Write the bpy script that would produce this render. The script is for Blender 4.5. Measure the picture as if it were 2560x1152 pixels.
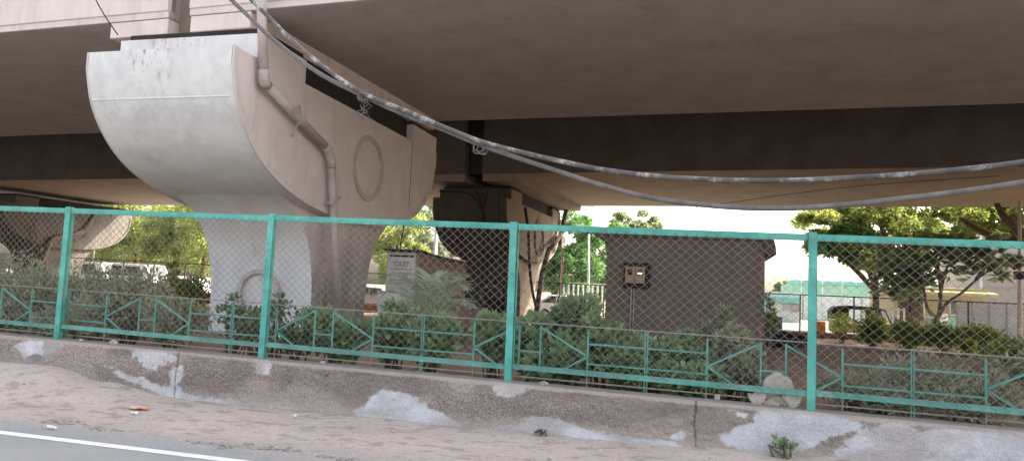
import bpy, bmesh, math, random
import numpy as np
from mathutils import Matrix, Vector
rng = np.random.default_rng(7); random.seed(7)
PI = math.pi; rad = math.radians
S = bpy.context.scene; C = S.collection
for o in list(bpy.data.objects): bpy.data.objects.remove(o)

# ---------------------------------------------------------------- camera, sky, sun, exposure
EYE = 1.65; FPX = 1800.0
YAW, PIT, ROL = 0.2644, 0.0820, -0.0448
FW = np.array([-math.sin(YAW)*math.cos(PIT), math.cos(YAW)*math.cos(PIT), math.sin(PIT)])
_r = np.array([math.cos(YAW), math.sin(YAW), 0.0]); _u = np.cross(_r, FW)
RT = math.cos(ROL)*_r - math.sin(ROL)*_u; UP = math.sin(ROL)*_r + math.cos(ROL)*_u
cam = bpy.data.cameras.new('camera'); co = bpy.data.objects.new('camera', cam); C.objects.link(co)
cam.sensor_width = 36; cam.sensor_fit = 'HORIZONTAL'; cam.lens = FPX/2560*36
cam.clip_start = 0.05; cam.clip_end = 3000
co.matrix_world = Matrix(((RT[0], UP[0], -FW[0], 0), (RT[1], UP[1], -FW[1], 0), (RT[2], UP[2], -FW[2], EYE), (0, 0, 0, 1)))
S.camera = co
SUN_AZ, SUN_EL = rad(50), rad(34)          # azimuth from +Y towards +X
sdir = Vector((math.sin(SUN_AZ)*math.cos(SUN_EL), math.cos(SUN_AZ)*math.cos(SUN_EL), math.sin(SUN_EL)))
W = bpy.data.worlds.new('World'); S.world = W; W.use_nodes = True
nt = W.node_tree; nt.nodes.clear()
sky = nt.nodes.new('ShaderNodeTexSky'); sky.sky_type = 'NISHITA'; sky.sun_disc = False
sky.sun_elevation = SUN_EL; sky.sun_rotation = SUN_AZ
sky.air_density = 1.0; sky.dust_density = 5.0; sky.ozone_density = 1.0
bgn = nt.nodes.new('ShaderNodeBackground'); bgn.inputs['Strength'].default_value = 0.15
wo = nt.nodes.new('ShaderNodeOutputWorld')
hsv = nt.nodes.new('ShaderNodeHueSaturation'); hsv.inputs['Saturation'].default_value = 0.62      # hazy, washed-out air
nt.links.new(sky.outputs[0], hsv.inputs['Color']); tnt = nt.nodes.new('ShaderNodeMixRGB'); tnt.blend_type = 'MULTIPLY'; tnt.inputs['Fac'].default_value = 1; tnt.inputs['Color2'].default_value = (1, .955, .885, 1)   # dusty air
nt.links.new(hsv.outputs[0], tnt.inputs['Color1']); nt.links.new(tnt.outputs[0], bgn.inputs[0]); nt.links.new(bgn.outputs[0], wo.inputs[0])
sl = bpy.data.lights.new('sun', 'SUN'); so = bpy.data.objects.new('sun', sl); C.objects.link(so)
sl.energy = 3.0; sl.angle = rad(2.0); sl.color = (1.0, 0.90, 0.76)
so.rotation_euler = sdir.to_track_quat('Z', 'Y').to_euler(); so.location = (20, 40, 40)
S.view_settings.view_transform = 'Standard'; S.view_settings.look = 'None'
S.view_settings.exposure = 2.15; S.view_settings.gamma = 1.0; S.view_settings.use_curve_mapping = False
S.render.engine = 'CYCLES'; S.cycles.use_denoising = True; S.cycles.max_bounces = 8
S.cycles.transparent_max_bounces = 8; S.cycles.caustics_reflective = False; S.cycles.caustics_refractive = False

# ---------------------------------------------------------------- survey helpers (real positions from sight lines)
def ray(x, y): return FW + RT*(x-1280)/FPX - UP*(y-576)/FPX
def at(x, y, Y): d = ray(x, y); return d*Y/d[1] + np.array([0, 0, EYE])
def atx(x, y, X): d = ray(x, y); return d*X/d[0] + np.array([0, 0, EYE])
def atz(x, y, Z): d = ray(x, y); return d*(Z-EYE)/d[2] + np.array([0, 0, EYE])
def px2m(n, P): return n*float(np.dot(np.asarray(P)-[0, 0, EYE], FW))/FPX

# ---------------------------------------------------------------- numpy noise
_tab = rng.random((256, 256))
def vnoise(x, y):
    xi = np.floor(x).astype(int); yi = np.floor(y).astype(int); fx = x-xi; fy = y-yi
    fx = fx*fx*(3-2*fx); fy = fy*fy*(3-2*fy)
    a = _tab[xi % 256, yi % 256]; b = _tab[(xi+1) % 256, yi % 256]; c = _tab[xi % 256, (yi+1) % 256]; d = _tab[(xi+1) % 256, (yi+1) % 256]
    return (a*(1-fx)+b*fx)*(1-fy)+(c*(1-fx)+d*fx)*fy
def fbm(x, y, o=4):
    x = np.asarray(x, float); y = np.asarray(y, float); s = 0; a = .5; t = 0
    for i in range(o): s = s+a*vnoise(x*2**i+17*i, y*2**i+31*i); t += a; a *= .5
    return s/t

# ---------------------------------------------------------------- materials
def nd(t, kind, **kw):
    n = t.nodes.new('ShaderNode'+kind)
    for k, v in kw.items(): setattr(n, k, v)
    return n
def base_mat(name):
    m = bpy.data.materials.new(name); m.use_nodes = True; t = m.node_tree
    return m, t, t.nodes['Principled BSDF']
def rgb(c): return (c[0], c[1], c[2], 1)
def surf(name, c1, c2, scale=3.0, rough=.85, bump=.15, bscale=40, streak=0, stain=None, stain_amt=.5, metal=0, spec=.3, detail=6):
    m, t, b = base_mat(name); L = t.links.new
    tc = nd(t, 'TexCoord'); n1 = nd(t, 'TexNoise'); n1.inputs['Scale'].default_value = scale; n1.inputs['Detail'].default_value = detail
    n1.inputs['Roughness'].default_value = .65; L(tc.outputs['Object'], n1.inputs['Vector'])
    cr = nd(t, 'ValToRGB'); cr.color_ramp.elements[0].position = .33; cr.color_ramp.elements[1].position = .68
    cr.color_ramp.elements[0].color = rgb(c1); cr.color_ramp.elements[1].color = rgb(c2); L(n1.outputs['Fac'], cr.inputs['Fac'])
    col = cr.outputs['Color']
    if stain is not None:
        mp = nd(t, 'Mapping'); mp.inputs['Scale'].default_value = (1, 1, streak if streak else 1); L(tc.outputs['Object'], mp.inputs['Vector'])
        n2 = nd(t, 'TexNoise'); n2.inputs['Scale'].default_value = scale*1.7; n2.inputs['Detail'].default_value = 8; n2.inputs['Roughness'].default_value = .7
        L(mp.outputs['Vector'], n2.inputs['Vector'])
        r2 = nd(t, 'ValToRGB'); r2.color_ramp.elements[0].position = .52; r2.color_ramp.elements[1].position = .78
        r2.color_ramp.elements[0].color = (0, 0, 0, 1); r2.color_ramp.elements[1].color = (stain_amt,)*3+(1,); L(n2.outputs['Fac'], r2.inputs['Fac'])
        mx = nd(t, 'MixRGB'); L(r2.outputs['Color'], mx.inputs['Fac']); L(col, mx.inputs['Color1']); mx.inputs['Color2'].default_value = rgb(stain); col = mx.outputs['Color']
    L(col, b.inputs['Base Color']); b.inputs['Roughness'].default_value = rough; b.inputs['Metallic'].default_value = metal
    b.inputs['Specular IOR Level'].default_value = spec
    if bump:
        n3 = nd(t, 'TexNoise'); n3.inputs['Scale'].default_value = bscale; n3.inputs['Detail'].default_value = 5; L(tc.outputs['Object'], n3.inputs['Vector'])
        bp = nd(t, 'Bump'); bp.inputs['Strength'].default_value = bump; bp.inputs['Distance'].default_value = .02
        L(n3.outputs['Fac'], bp.inputs['Height']); L(bp.outputs['Normal'], b.inputs['Normal'])
    return m
def leafmat(name, c1, c2, trans=.35, rough=.5, dust=None):
    m, t, b = base_mat(name); L = t.links.new
    g = nd(t, 'NewGeometry'); cr = nd(t, 'ValToRGB')
    cr.color_ramp.elements[0].color = rgb(c1); cr.color_ramp.elements[1].color = rgb(c2)
    L(g.outputs['Random Per Island'], cr.inputs['Fac']); col = cr.outputs['Color']
    if dust:
        tc = nd(t, 'TexCoord'); n = nd(t, 'TexNoise'); n.inputs['Scale'].default_value = 9; L(tc.outputs['Object'], n.inputs['Vector'])
        r = nd(t, 'ValToRGB'); r.color_ramp.elements[0].position = .35; r.color_ramp.elements[1].position = .7; L(n.outputs['Fac'], r.inputs['Fac'])
        mx = nd(t, 'MixRGB'); L(r.outputs['Color'], mx.inputs['Fac']); L(col, mx.inputs['Color1']); mx.inputs['Color2'].default_value = rgb(dust); col = mx.outputs['Color']
    L(col, b.inputs['Base Color']); b.inputs['Roughness'].default_value = rough; b.inputs['Specular IOR Level'].default_value = .35
    tr = nd(t, 'BsdfTranslucent'); ms = nd(t, 'MixShader'); ms.inputs['Fac'].default_value = trans
    hs = nd(t, 'HueSaturation'); hs.inputs['Value'].default_value = 1.7; hs.inputs['Saturation'].default_value = 1.15; L(col, hs.inputs['Color']); L(hs.outputs['Color'], tr.inputs['Color'])
    out = t.nodes['Material Output']; L(b.outputs[0], ms.inputs[1]); L(tr.outputs[0], ms.inputs[2]); L(ms.outputs[0], out.inputs['Surface'])
    return m
def attrmat(name, rough=.9, bump=.5, bscale=60, fine=.25):
    m, t, b = base_mat(name); L = t.links.new
    a = nd(t, 'VertexColor', layer_name='Col'); tc = nd(t, 'TexCoord')
    n = nd(t, 'TexNoise'); n.inputs['Scale'].default_value = bscale; n.inputs['Detail'].default_value = 6; L(tc.outputs['Object'], n.inputs['Vector'])
    mr = nd(t, 'MapRange'); mr.inputs['From Min'].default_value = .3; mr.inputs['From Max'].default_value = .7; mr.inputs['To Min'].default_value = 1-fine; mr.inputs['To Max'].default_value = 1+fine
    L(n.outputs['Fac'], mr.inputs['Value'])
    mx = nd(t, 'MixRGB', blend_type='MULTIPLY'); mx.inputs['Fac'].default_value = 1; L(a.outputs['Color'], mx.inputs['Color1']); L(mr.outputs['Result'], mx.inputs['Color2'])
    n9 = nd(t, 'TexNoise'); n9.inputs['Scale'].default_value = 75; n9.inputs['Detail'].default_value = 4; L(tc.outputs['Object'], n9.inputs['Vector'])
    r9 = nd(t, 'MapRange'); r9.inputs['From Min'].default_value = .36; r9.inputs['From Max'].default_value = .62; r9.inputs['To Min'].default_value = 1.35; r9.inputs['To Max'].default_value = .55; L(n9.outputs['Fac'], r9.inputs['Value'])
    m9 = nd(t, 'MixRGB', blend_type='MULTIPLY'); L(a.outputs['Alpha'], m9.inputs['Fac']); L(mx.outputs['Color'], m9.inputs['Color1']); L(r9.outputs['Result'], m9.inputs['Color2']); mx = m9
    L(mx.outputs['Color'], b.inputs['Base Color']); b.inputs['Roughness'].default_value = rough; b.inputs['Specular IOR Level'].default_value = .2
    bp = nd(t, 'Bump'); bp.inputs['Strength'].default_value = bump; bp.inputs['Distance'].default_value = .015; L(n.outputs['Fac'], bp.inputs['Height']); L(bp.outputs['Normal'], b.inputs['Normal'])
    return m
M = {}
M['asphalt'] = surf('asphalt', (.27, .275, .28), (.31, .315, .32), 1.2, .9, .25, 90, stain=(.26, .24, .22), stain_amt=.25)
M['line'] = surf('line_paint', (.72, .73, .74), (.82, .82, .82), 6, .7, .1, 60, stain=(.4, .39, .38), stain_amt=.6)
M['soffit'] = surf('soffit_concrete', (.37, .335, .31), (.45, .415, .385), .9, .9, .08, 30, stain=(.24, .21, .185), stain_amt=.5)
M['cream'] = surf('cream_paint', (.64, .55, .525), (.74, .65, .62), 1.1, .8, .06, 25, streak=.18, stain=(.33, .25, .21), stain_amt=.45)
M['white'] = surf('white_wash', (.66, .65, .66), (.76, .75, .755), 1.3, .8, .05, 25, streak=.15, stain=(.42, .38, .38), stain_amt=.5)
def grime(m, zlo, zhi, colr, amt, scale=3.0, streak=.12, lo=.45, hi=.7, xr=None):
    """adds a weathering mask (drip streaks fading between two heights) to a surf() material"""
    t = m.node_tree; L = t.links.new; b = t.nodes['Principled BSDF']; old = b.inputs['Base Color'].links[0].from_socket
    tc = nd(t, 'TexCoord'); mp = nd(t, 'Mapping'); mp.inputs['Scale'].default_value = (1, 1, streak); L(tc.outputs['Object'], mp.inputs['Vector'])
    n = nd(t, 'TexNoise'); n.inputs['Scale'].default_value = scale; n.inputs['Detail'].default_value = 9; n.inputs['Roughness'].default_value = .75; L(mp.outputs['Vector'], n.inputs['Vector'])
    r = nd(t, 'MapRange'); r.inputs['From Min'].default_value = lo; r.inputs['From Max'].default_value = hi; L(n.outputs['Fac'], r.inputs['Value'])
    sx = nd(t, 'SeparateXYZ'); L(tc.outputs['Object'], sx.inputs[0]); z = nd(t, 'MapRange'); z.inputs['From Min'].default_value = zlo; z.inputs['From Max'].default_value = zhi; L(sx.outputs['Z'], z.inputs['Value'])
    mu = nd(t, 'Math', operation='MULTIPLY'); L(r.outputs[0], mu.inputs[0]); L(z.outputs[0], mu.inputs[1]); fac = mu.outputs[0]
    if xr:
        n5 = nd(t, 'TexNoise'); n5.inputs['Scale'].default_value = 1.2; L(tc.outputs['Object'], n5.inputs['Vector']); ad = nd(t, 'Math', operation='MULTIPLY_ADD'); ad.inputs[1].default_value = .5; L(n5.outputs['Fac'], ad.inputs[0]); L(sx.outputs['X'], ad.inputs[2])
        x = nd(t, 'MapRange', interpolation_type='SMOOTHSTEP'); x.inputs['From Min'].default_value = xr[0]; x.inputs['From Max'].default_value = xr[1]; L(ad.outputs[0], x.inputs['Value'])
        x2 = nd(t, 'MapRange', interpolation_type='SMOOTHSTEP'); x2.inputs['From Min'].default_value = xr[3]; x2.inputs['From Max'].default_value = xr[2]; L(ad.outputs[0], x2.inputs['Value'])
        m1 = nd(t, 'Math', operation='MULTIPLY'); L(x.outputs[0], m1.inputs[0]); L(x2.outputs[0], m1.inputs[1]); m2 = nd(t, 'Math', operation='MULTIPLY'); L(m1.outputs[0], m2.inputs[0]); L(fac, m2.inputs[1]); fac = m2.outputs[0]
    m3 = nd(t, 'Math', operation='MULTIPLY'); m3.inputs[1].default_value = amt; L(fac, m3.inputs[0])
    mx = nd(t, 'MixRGB'); L(m3.outputs[0], mx.inputs['Fac']); L(old, mx.inputs['Color1']); mx.inputs['Color2'].default_value = rgb(colr); L(mx.outputs['Color'], b.inputs['Base Color']); return m
def white_paint(name): return surf(name, (.66, .655, .665), (.76, .755, .76), 1.3, .8, .05, 25, streak=.15, stain=(.42, .38, .38), stain_amt=.5)
M['white_cap'] = grime(grime(white_paint('white_wash_mouldy'), 4.3, 5.3, (.16, .15, .15), .75, 9, .35, .52, .62, (-.75, -.35, .35, .7)), 3.2, 4.2, (.40, .36, .38), .35, 1.2, 1.0, .45, .6)
M['cream_col'] = grime(surf('cream_paint_sooty', (.64, .555, .53), (.74, .65, .625), 1.1, .8, .06, 25, streak=.18, stain=(.33, .25, .21), stain_amt=.45), 2.9, .9, (.20, .17, .165), .85, 1.6, .3, .35, .55)
M['rim'] = surf('rim_paint', (.60, .54, .51), (.68, .62, .58), 2, .8, .05, 30, streak=.2, stain=(.3, .26, .23), stain_amt=.6)
M['ring'] = surf('ring_paint', (.44, .36, .33), (.60, .51, .47), 3, .8, .05, 30)
M['eave_yellow'] = surf('eave_yellow', (.40, .36, .16), (.46, .41, .19), 2, .8, 0)
M['gap_shade'] = surf('gap_shade_black', (.02, .02, .02), (.05, .045, .04), 4, .9, .1, 30)  # near-black colour standing in for shade inside bearing and joint gaps
M['teal'] = surf('teal_paint', (.04, .30, .25), (.13, .50, .425), 2.6, .5, .1, 70, stain=(.17, .17, .14), stain_amt=.9, spec=.5)
M['teal_dull'] = surf('teal_paint_dusty', (.07, .25, .21), (.16, .42, .36), 2.6, .6, .1, 70, stain=(.30, .275, .235), stain_amt=1.0, spec=.4)
M['wire'] = surf('galvanised_wire', (.27, .245, .225), (.37, .34, .315), 8, .5, 0, metal=.2, spec=.4)
M['pvc'] = surf('pvc_pipe', (.42, .36, .34), (.54, .47, .45), 3, .5, .04, 30, streak=.2, stain=(.22, .17, .15), stain_amt=.7, spec=.4)
M['rust'] = surf('rusted_iron', (.20, .13, .10), (.34, .24, .20), 9, .8, .3, 60)
M['cable'] = surf('cable_sheath', (.11, .10, .097), (.20, .19, .185), 7, .55, .1, 50, stain=(.75, .74, .72), stain_amt=0)
M['cable_worn'] = surf('cable_sheath_paint_flecked', (.07, .065, .06), (.14, .13, .125), 2.2, .5, .1, 50, stain=(.85, .84, .82), stain_amt=1.0)
M['black'] = surf('black_cable', (.015, .014, .013), (.04, .035, .03), 5, .6, 0)
M['brown_wall'] = surf('brown_render', (.205, .163, .137), (.265, .212, .178), 1.6, .9, .3, 60, streak=.25, stain=(.15, .125, .105), stain_amt=.6)
M['roofslab'] = surf('roof_slab', (.13, .10, .09), (.18, .14, .12), 3, .9, .1, 40)
M['wood'] = surf('weathered_planks', (.28, .20, .16), (.46, .35, .28), 3, .9, .3, 30, streak=.08, stain=(.3, .23, .18), stain_amt=.6)
M['sheet'] = surf('roof_sheet', (.05, .045, .045), (.10, .09, .085), 5, .7, .1, 30)
M['signwhite'] = surf('sign_white', (.80, .78, .73), (.86, .84, .79), 3, .7, .03, 30, stain=(.45, .38, .3), stain_amt=.4)
M['ink'] = surf('sign_ink', (.05, .045, .05), (.14, .11, .10), 20, .8, 0)
M['tile'] = surf('patterned_tile', (.36, .30, .25), (.52, .46, .39), 9, .7, .2, 30, stain=(.2, .13, .11), stain_amt=.6)
M['iron'] = surf('black_iron', (.012, .013, .013), (.03, .03, .03), 6, .5, .1, 50, spec=.4)
M['bark'] = surf('bark', (.085, .062, .05), (.17, .13, .105), 5, .95, .8, 22, streak=.2, stain=(.05, .04, .03), stain_amt=.7)
M['greybark'] = surf('grey_bark', (.17, .15, .13), (.27, .24, .215), 5, .95, .5, 25)
M['stem'] = surf('stem', (.10, .085, .06), (.17, .14, .09), 10, .9, .2, 60)
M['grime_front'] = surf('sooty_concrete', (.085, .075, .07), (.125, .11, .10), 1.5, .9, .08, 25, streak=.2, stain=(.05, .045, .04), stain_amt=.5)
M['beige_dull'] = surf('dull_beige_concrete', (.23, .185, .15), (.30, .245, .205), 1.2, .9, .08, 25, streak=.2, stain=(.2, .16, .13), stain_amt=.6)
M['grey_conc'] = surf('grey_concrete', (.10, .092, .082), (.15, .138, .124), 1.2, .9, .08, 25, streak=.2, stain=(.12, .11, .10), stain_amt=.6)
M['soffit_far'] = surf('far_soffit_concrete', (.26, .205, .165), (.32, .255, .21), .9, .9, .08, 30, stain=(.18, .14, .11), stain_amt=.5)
M['shade_web'] = surf('girder_side_shade', (.10, .088, .08), (.14, .125, .115), .9, .9, .08, 30, stain=(.07, .06, .055), stain_amt=.5)  # deep shade below the deck is darkened into this concrete colour
M['soil'] = surf('garden_soil', (.19, .125, .09), (.32, .22, .16), 1.4, .97, .6, 25, stain=(.09, .06, .04), stain_amt=.7)
M['grass'] = surf('grass', (.09, .14, .03), (.19, .25, .06), 5, .95, .8, 80)
M['earth'] = surf('earth', (.22, .19, .15), (.30, .26, .21), .15, .95, .3, 12)
M['stone'] = surf('pale_stone', (.40, .355, .32), (.58, .53, .48), 14, .9, .8, 45, stain=(.24, .18, .15), stain_amt=.8)
M['carw'] = surf('white_car_paint', (.80, .81, .82), (.84, .85, .86), 2, .25, 0, spec=.5)
M['cars'] = surf('silver_car_paint', (.40, .43, .46), (.45, .48, .50), 2, .25, 0, metal=.3, spec=.5)
M['glass'] = surf('dark_glass', (.03, .04, .05), (.06, .07, .08), 2, .08, 0, spec=.6)
M['tyre'] = surf('tyre_rubber', (.02, .02, .02), (.035, .035, .035), 5, .85, .2, 40)
M['lamp'] = surf('lamp_lens', (.75, .75, .72), (.8, .8, .78), 3, .15, 0, spec=.5)
M['green_wall'] = surf('pale_green_wall', (.32, .58, .44), (.38, .64, .50), .6, .85, .05, 20, stain=(.5, .6, .52), stain_amt=.3)
M['greenwhite'] = surf('whitish_green_wall', (.62, .70, .66), (.70, .76, .72), .6, .85, .05, 20)
M['turq'] = surf('turquoise_board', (.20, .55, .50), (.26, .62, .56), 1, .6, 0)
M['greyroof'] = surf('grey_roof', (.42, .42, .46), (.5, .5, .53), 1, .7, .05, 20)
M['pinkwall'] = surf('beige_wall', (.40, .34, .29), (.47, .40, .345), .5, .9, .08, 20, streak=.3, stain=(.36, .30, .25), stain_amt=.4)
M['yellow_wall'] = surf('yellow_wall', (.44, .35, .19), (.50, .40, .22), .6, .85, .05, 20, stain=(.4, .3, .2), stain_amt=.4)
M['panel'] = surf('grey_sheet_panel', (.44, .44, .48), (.54, .54, .58), 2, .6, .05, 30, streak=.3, stain=(.3, .29, .3), stain_amt=.5)
M['cwall'] = surf('compound_wall', (.33, .31, .30), (.42, .40, .38), 1, .9, .15, 30, stain=(.22, .2, .19), stain_amt=.5)
M['steel'] = surf('galvanised_pole', (.46, .50, .53), (.58, .61, .63), 3, .45, 0, metal=.3, spec=.5)
M['whitepaint'] = surf('white_paint', (.72, .71, .68), (.8, .79, .76), 3, .6, .05, 30)
M['yellow'] = surf('yellow_body', (.45, .34, .08), (.5, .38, .1), 3, .5, 0)
M['canopy'] = surf('black_canopy', (.03, .025, .03), (.055, .045, .05), 4, .75, .1, 30)
M['cloth'] = surf('pinkish_shirt', (.25, .15, .16), (.30, .19, .2), 9, .9, 0)
M['skin'] = surf('skin', (.22, .12, .08), (.26, .15, .10), 9, .6, 0)
M['hair'] = surf('hair', (.012, .01, .01), (.02, .018, .016), 9, .6, 0)
M['boxcream'] = surf('meter_door', (.40, .31, .22), (.50, .39, .28), 5, .6, .05, 40, stain=(.22, .15, .1), stain_amt=.6)
M['boxdark'] = surf('meter_frame', (.03, .018, .015), (.06, .035, .03), 6, .7, 0)
M['tarp'] = surf('black_tarpaulin', (.012, .012, .013), (.035, .033, .035), 4, .45, .4, 18, spec=.5)
M['red_paper'] = surf('wrapper', (.75, .60, .53), (.62, .22, .13), 14, .6, .1, 60)
M['clod'] = surf('broken_asphalt', (.24, .215, .195), (.38, .34, .31), 16, .95, .6, 70)
M['orange'] = surf('orange_cloth', (.75, .25, .04), (.8, .32, .06), 5, .8, 0)
M['blue'] = surf('blue_plastic', (.05, .12, .5), (.07, .16, .58), 5, .5, 0)
M['terracotta'] = surf('terracotta', (.28, .12, .07), (.36, .17, .1), 6, .9, .1, 40)
m_, t_, b_ = base_mat('lit_bulb'); b_.inputs['Emission Color'].default_value = (1, .42, .18, 1); b_.inputs['Emission Strength'].default_value = 6; b_.inputs['Base Color'].default_value = (.8, .4, .2, 1); M['bulb'] = m_
M['lf_dusty'] = leafmat('leaf_dusty', (.14, .17, .09), (.25, .275, .16), .25, .7, (.36, .345, .275))
M['lf_broad'] = leafmat('leaf_broad', (.10, .18, .075), (.23, .34, .15), .25, .42, (.29, .35, .23))
M['lf_dark'] = leafmat('leaf_dark', (.075, .12, .062), (.16, .23, .115), .25, .4)
M['lf_frangi'] = leafmat('leaf_frangipani', (.11, .165, .085), (.23, .30, .15), .35, .45)
M['lf_hedge'] = leafmat('leaf_hedge', (.11, .18, .04), (.34, .37, .09), .35, .5)
M['lf_lime'] = leafmat('leaf_lime', (.20, .26, .03), (.38, .36, .05), .4, .5)
M['lf_palm'] = leafmat('leaf_palm', (.22, .31, .19), (.38, .46, .31), .3, .45, (.5, .53, .43))
M['lf_tree_y'] = leafmat('leaf_tree_yellow', (.15, .20, .07), (.33, .345, .13), .5, .6)
M['lf_tree_g'] = leafmat('leaf_tree_green', (.06, .13, .045), (.15, .26, .09), .4, .6)
M['lf_tree_d'] = leafmat('leaf_tree_mid', (.09, .135, .045), (.29, .30, .10), .5, .6)
M['lf_far'] = leafmat('leaf_tree_far', (.15, .19, .11), (.24, .27, .16), .45, .7)
M['wallface'] = attrmat('roughcast_wall', .92, .6, 48, .10)
M['verge'] = attrmat('verge_dirt', .97, .55, 38, .16)

# ---------------------------------------------------------------- mesh helpers
class MB:
    def __init__(s): s.v = []; s.f = []; s.mi = []
    def add(s, vs, fs, mi=0):
        o = len(s.v); s.v += [tuple(map(float, p)) for p in vs]; s.f += [tuple(i+o for i in f) for f in fs]; s.mi += [mi]*len(fs); return s
    def box(s, a, b, mi=0):
        x0, y0, z0 = a; x1, y1, z1 = b
        return s.add([(x0,y0,z0),(x1,y0,z0),(x1,y1,z0),(x0,y1,z0),(x0,y0,z1),(x1,y0,z1),(x1,y1,z1),(x0,y1,z1)],
                     [(0,3,2,1),(4,5,6,7),(0,1,5,4),(1,2,6,5),(2,3,7,6),(3,0,4,7)], mi)
    def bar(s, p, q, w, h, up=(0, 0, 1), mi=0):
        p = np.array(p, float); q = np.array(q, float); d = q-p; d /= np.linalg.norm(d); a = np.cross(d, up); n = np.linalg.norm(a)
        a = np.array([1., 0, 0]) if n < 1e-6 else a/n
        b = np.cross(a, d); vs = []
        for c in (p, q):
            for sx, sy in ((-1,-1),(1,-1),(1,1),(-1,1)): vs.append(c+a*sx*w/2+b*sy*h/2)
        return s.add(vs, [(0,1,2,3),(7,6,5,4),(0,4,5,1),(1,5,6,2),(2,6,7,3),(3,7,4,0)], mi)
    def tube(s, pts, r, n=6, cap=True, mi=0):
        pts = [np.array(p, float) for p in pts]; rs = r if hasattr(r, '__len__') else [r]*len(pts); vs = []; prev = None
        for i, p in enumerate(pts):
            d = pts[min(i+1, len(pts)-1)]-pts[max(i-1, 0)]; d = d/(np.linalg.norm(d)+1e-9)
            if prev is None: a = np.cross(d, (0, 0, 1.) if abs(d[2]) < .9 else (1., 0, 0))
            else: a = prev-d*np.dot(prev, d)
            a = a/(np.linalg.norm(a)+1e-9); prev = a; b = np.cross(d, a)
            for k in range(n): t = 2*PI*k/n; vs.append(p+(a*math.cos(t)+b*math.sin(t))*rs[i])
        fs = [(i*n+k, i*n+(k+1) % n, (i+1)*n+(k+1) % n, (i+1)*n+k) for i in range(len(pts)-1) for k in range(n)]
        if cap: fs += [tuple(range(n))[::-1], tuple((len(pts)-1)*n+k for k in range(n))]
        return s.add(vs, fs, mi)
    def prism(s, prof, axis, a, b, mi=0, mis=None):      # prof in the two other axes, extruded along axis
        n = len(prof); vs = []
        for c in (a, b):
            for (u, w) in prof:
                vs.append({'x': (c, u, w), 'y': (u, c, w), 'z': (u, w, c)}[axis])
        fs = [tuple(range(n)), tuple(range(2*n-1, n-1, -1))]; o = len(s.f); s.add(vs, fs, mi)
        vo = len(s.v)-2*n
        for i in range(n):
            s.f.append((vo+i, vo+n+i, vo+n+(i+1) % n, vo+(i+1) % n)); s.mi.append(mi if mis is None else mis[i])
        return s
    def ring(s, c, axis, r0, r1, t, n=32, a0=0, a1=2*PI, mi=0):       # flat raised ring, proud by t along axis vector
        ax = np.array(axis, float); u = np.cross(ax, (0, 0, 1.)); u /= np.linalg.norm(u); w = np.array([0, 0, 1.]); c = np.array(c, float)
        full = abs(a1-a0-2*PI) < 1e-6; m = n if full else n+1; vs = []
        for i in range(m):
            t_ = a0+(a1-a0)*i/n; d = u*math.cos(t_)+w*math.sin(t_)
            vs += [c+d*r0, c+d*r0+ax*t, c+d*r1+ax*t, c+d*r1]
        fs = []
        for i in range(n):
            j = (i+1) % m
            for k in range(3): fs.append((i*4+k, i*4+k+1, j*4+k+1, j*4+k))
        return s.add(vs, fs, mi)
    def blob(s, c, r, seed=0, amp=.25, sub=2, flat=1.0, mi=0):
        bm = bmesh.new(); bmesh.ops.create_icosphere(bm, subdivisions=sub, radius=1); g = np.random.default_rng(seed); off = g.random(3)*50
        vs = []
        for v in bm.verts:
            k = 1+amp*(2*float(fbm(v.co.x*1.6+off[0]+v.co.z, v.co.y*1.6+off[1]+v.co.z*.7, 3))-1)*2
            vs.append((c[0]+v.co.x*r[0]*k, c[1]+v.co.y*r[1]*k, c[2]+v.co.z*r[2]*k))
        fs = [tuple(v.index for v in f.verts) for f in bm.faces]; bm.free(); return s.add(vs, fs, mi)
    def mesh(s, name):
        me = bpy.data.meshes.new(name); me.from_pydata(s.v, [], s.f); me.polygons.foreach_set('material_index', s.mi); me.update(); return me
def fix_normals(me):
    bm = bmesh.new(); bm.from_mesh(me); bmesh.ops.recalc_face_normals(bm, faces=bm.faces); bm.to_mesh(me); bm.free()
def put(name, mb, mats, parent=None, smooth=False, bevel=0, kind=None, fixn=True):
    """links ONE mesh object; vertices are given in world coordinates and stored relative to the parent's base"""
    me = mb if isinstance(mb, bpy.types.Mesh) else mb.mesh(name)
    if parent is not None and not isinstance(mb, bpy.types.Mesh) and mb.v:
        off = world_loc(parent)
        a = np.array(mb.v)-off; me.vertices.foreach_set('co', a.ravel().astype(np.float32)); me.update()
    if fixn and len(me.polygons) < 20000: fix_normals(me)
    for m in (mats if isinstance(mats, (list, tuple)) else [mats]): me.materials.append(M[m])
    o = bpy.data.objects.new(name, me); C.objects.link(o); o.parent = parent
    if smooth: me.polygons.foreach_set('use_smooth', [True]*len(me.polygons))
    if bevel:
        b = o.modifiers.new('bevel', 'BEVEL'); b.width = bevel; b.segments = 2; b.limit_method = 'ANGLE'; b.angle_limit = rad(35)
    if kind: o['kind'] = kind
    return o
def world_loc(o):
    p = np.zeros(3)
    while o is not None: p = p+np.array(o.location); o = o.parent
    return p
def tag(o, label, cat, group=None):
    o['label'] = label; o['category'] = cat
    if group: o['group'] = group
    return o
def thing(name, label, cat, loc=(0, 0, 0), group=None):
    o = bpy.data.objects.new(name, None); C.objects.link(o); o.location = [float(v) for v in loc]; o.empty_display_size = .2
    return tag(o, label, cat, group)
def single(name, mb, mats, label, cat, group=None, **kw):
    """a thing that is one mesh: origin moved to its base centre"""
    a = np.array(mb.v); c = np.array([(a[:, 0].min()+a[:, 0].max())/2, (a[:, 1].min()+a[:, 1].max())/2, a[:, 2].min()])
    mb.v = [tuple(p) for p in (a-c)]; o = put(name, mb, mats, **kw); o.location = c; return tag(o, label, cat, group)
def struct(name, mb, mats, **kw): o = put(name, mb, mats, **kw); o['kind'] = 'structure'; return o
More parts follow.
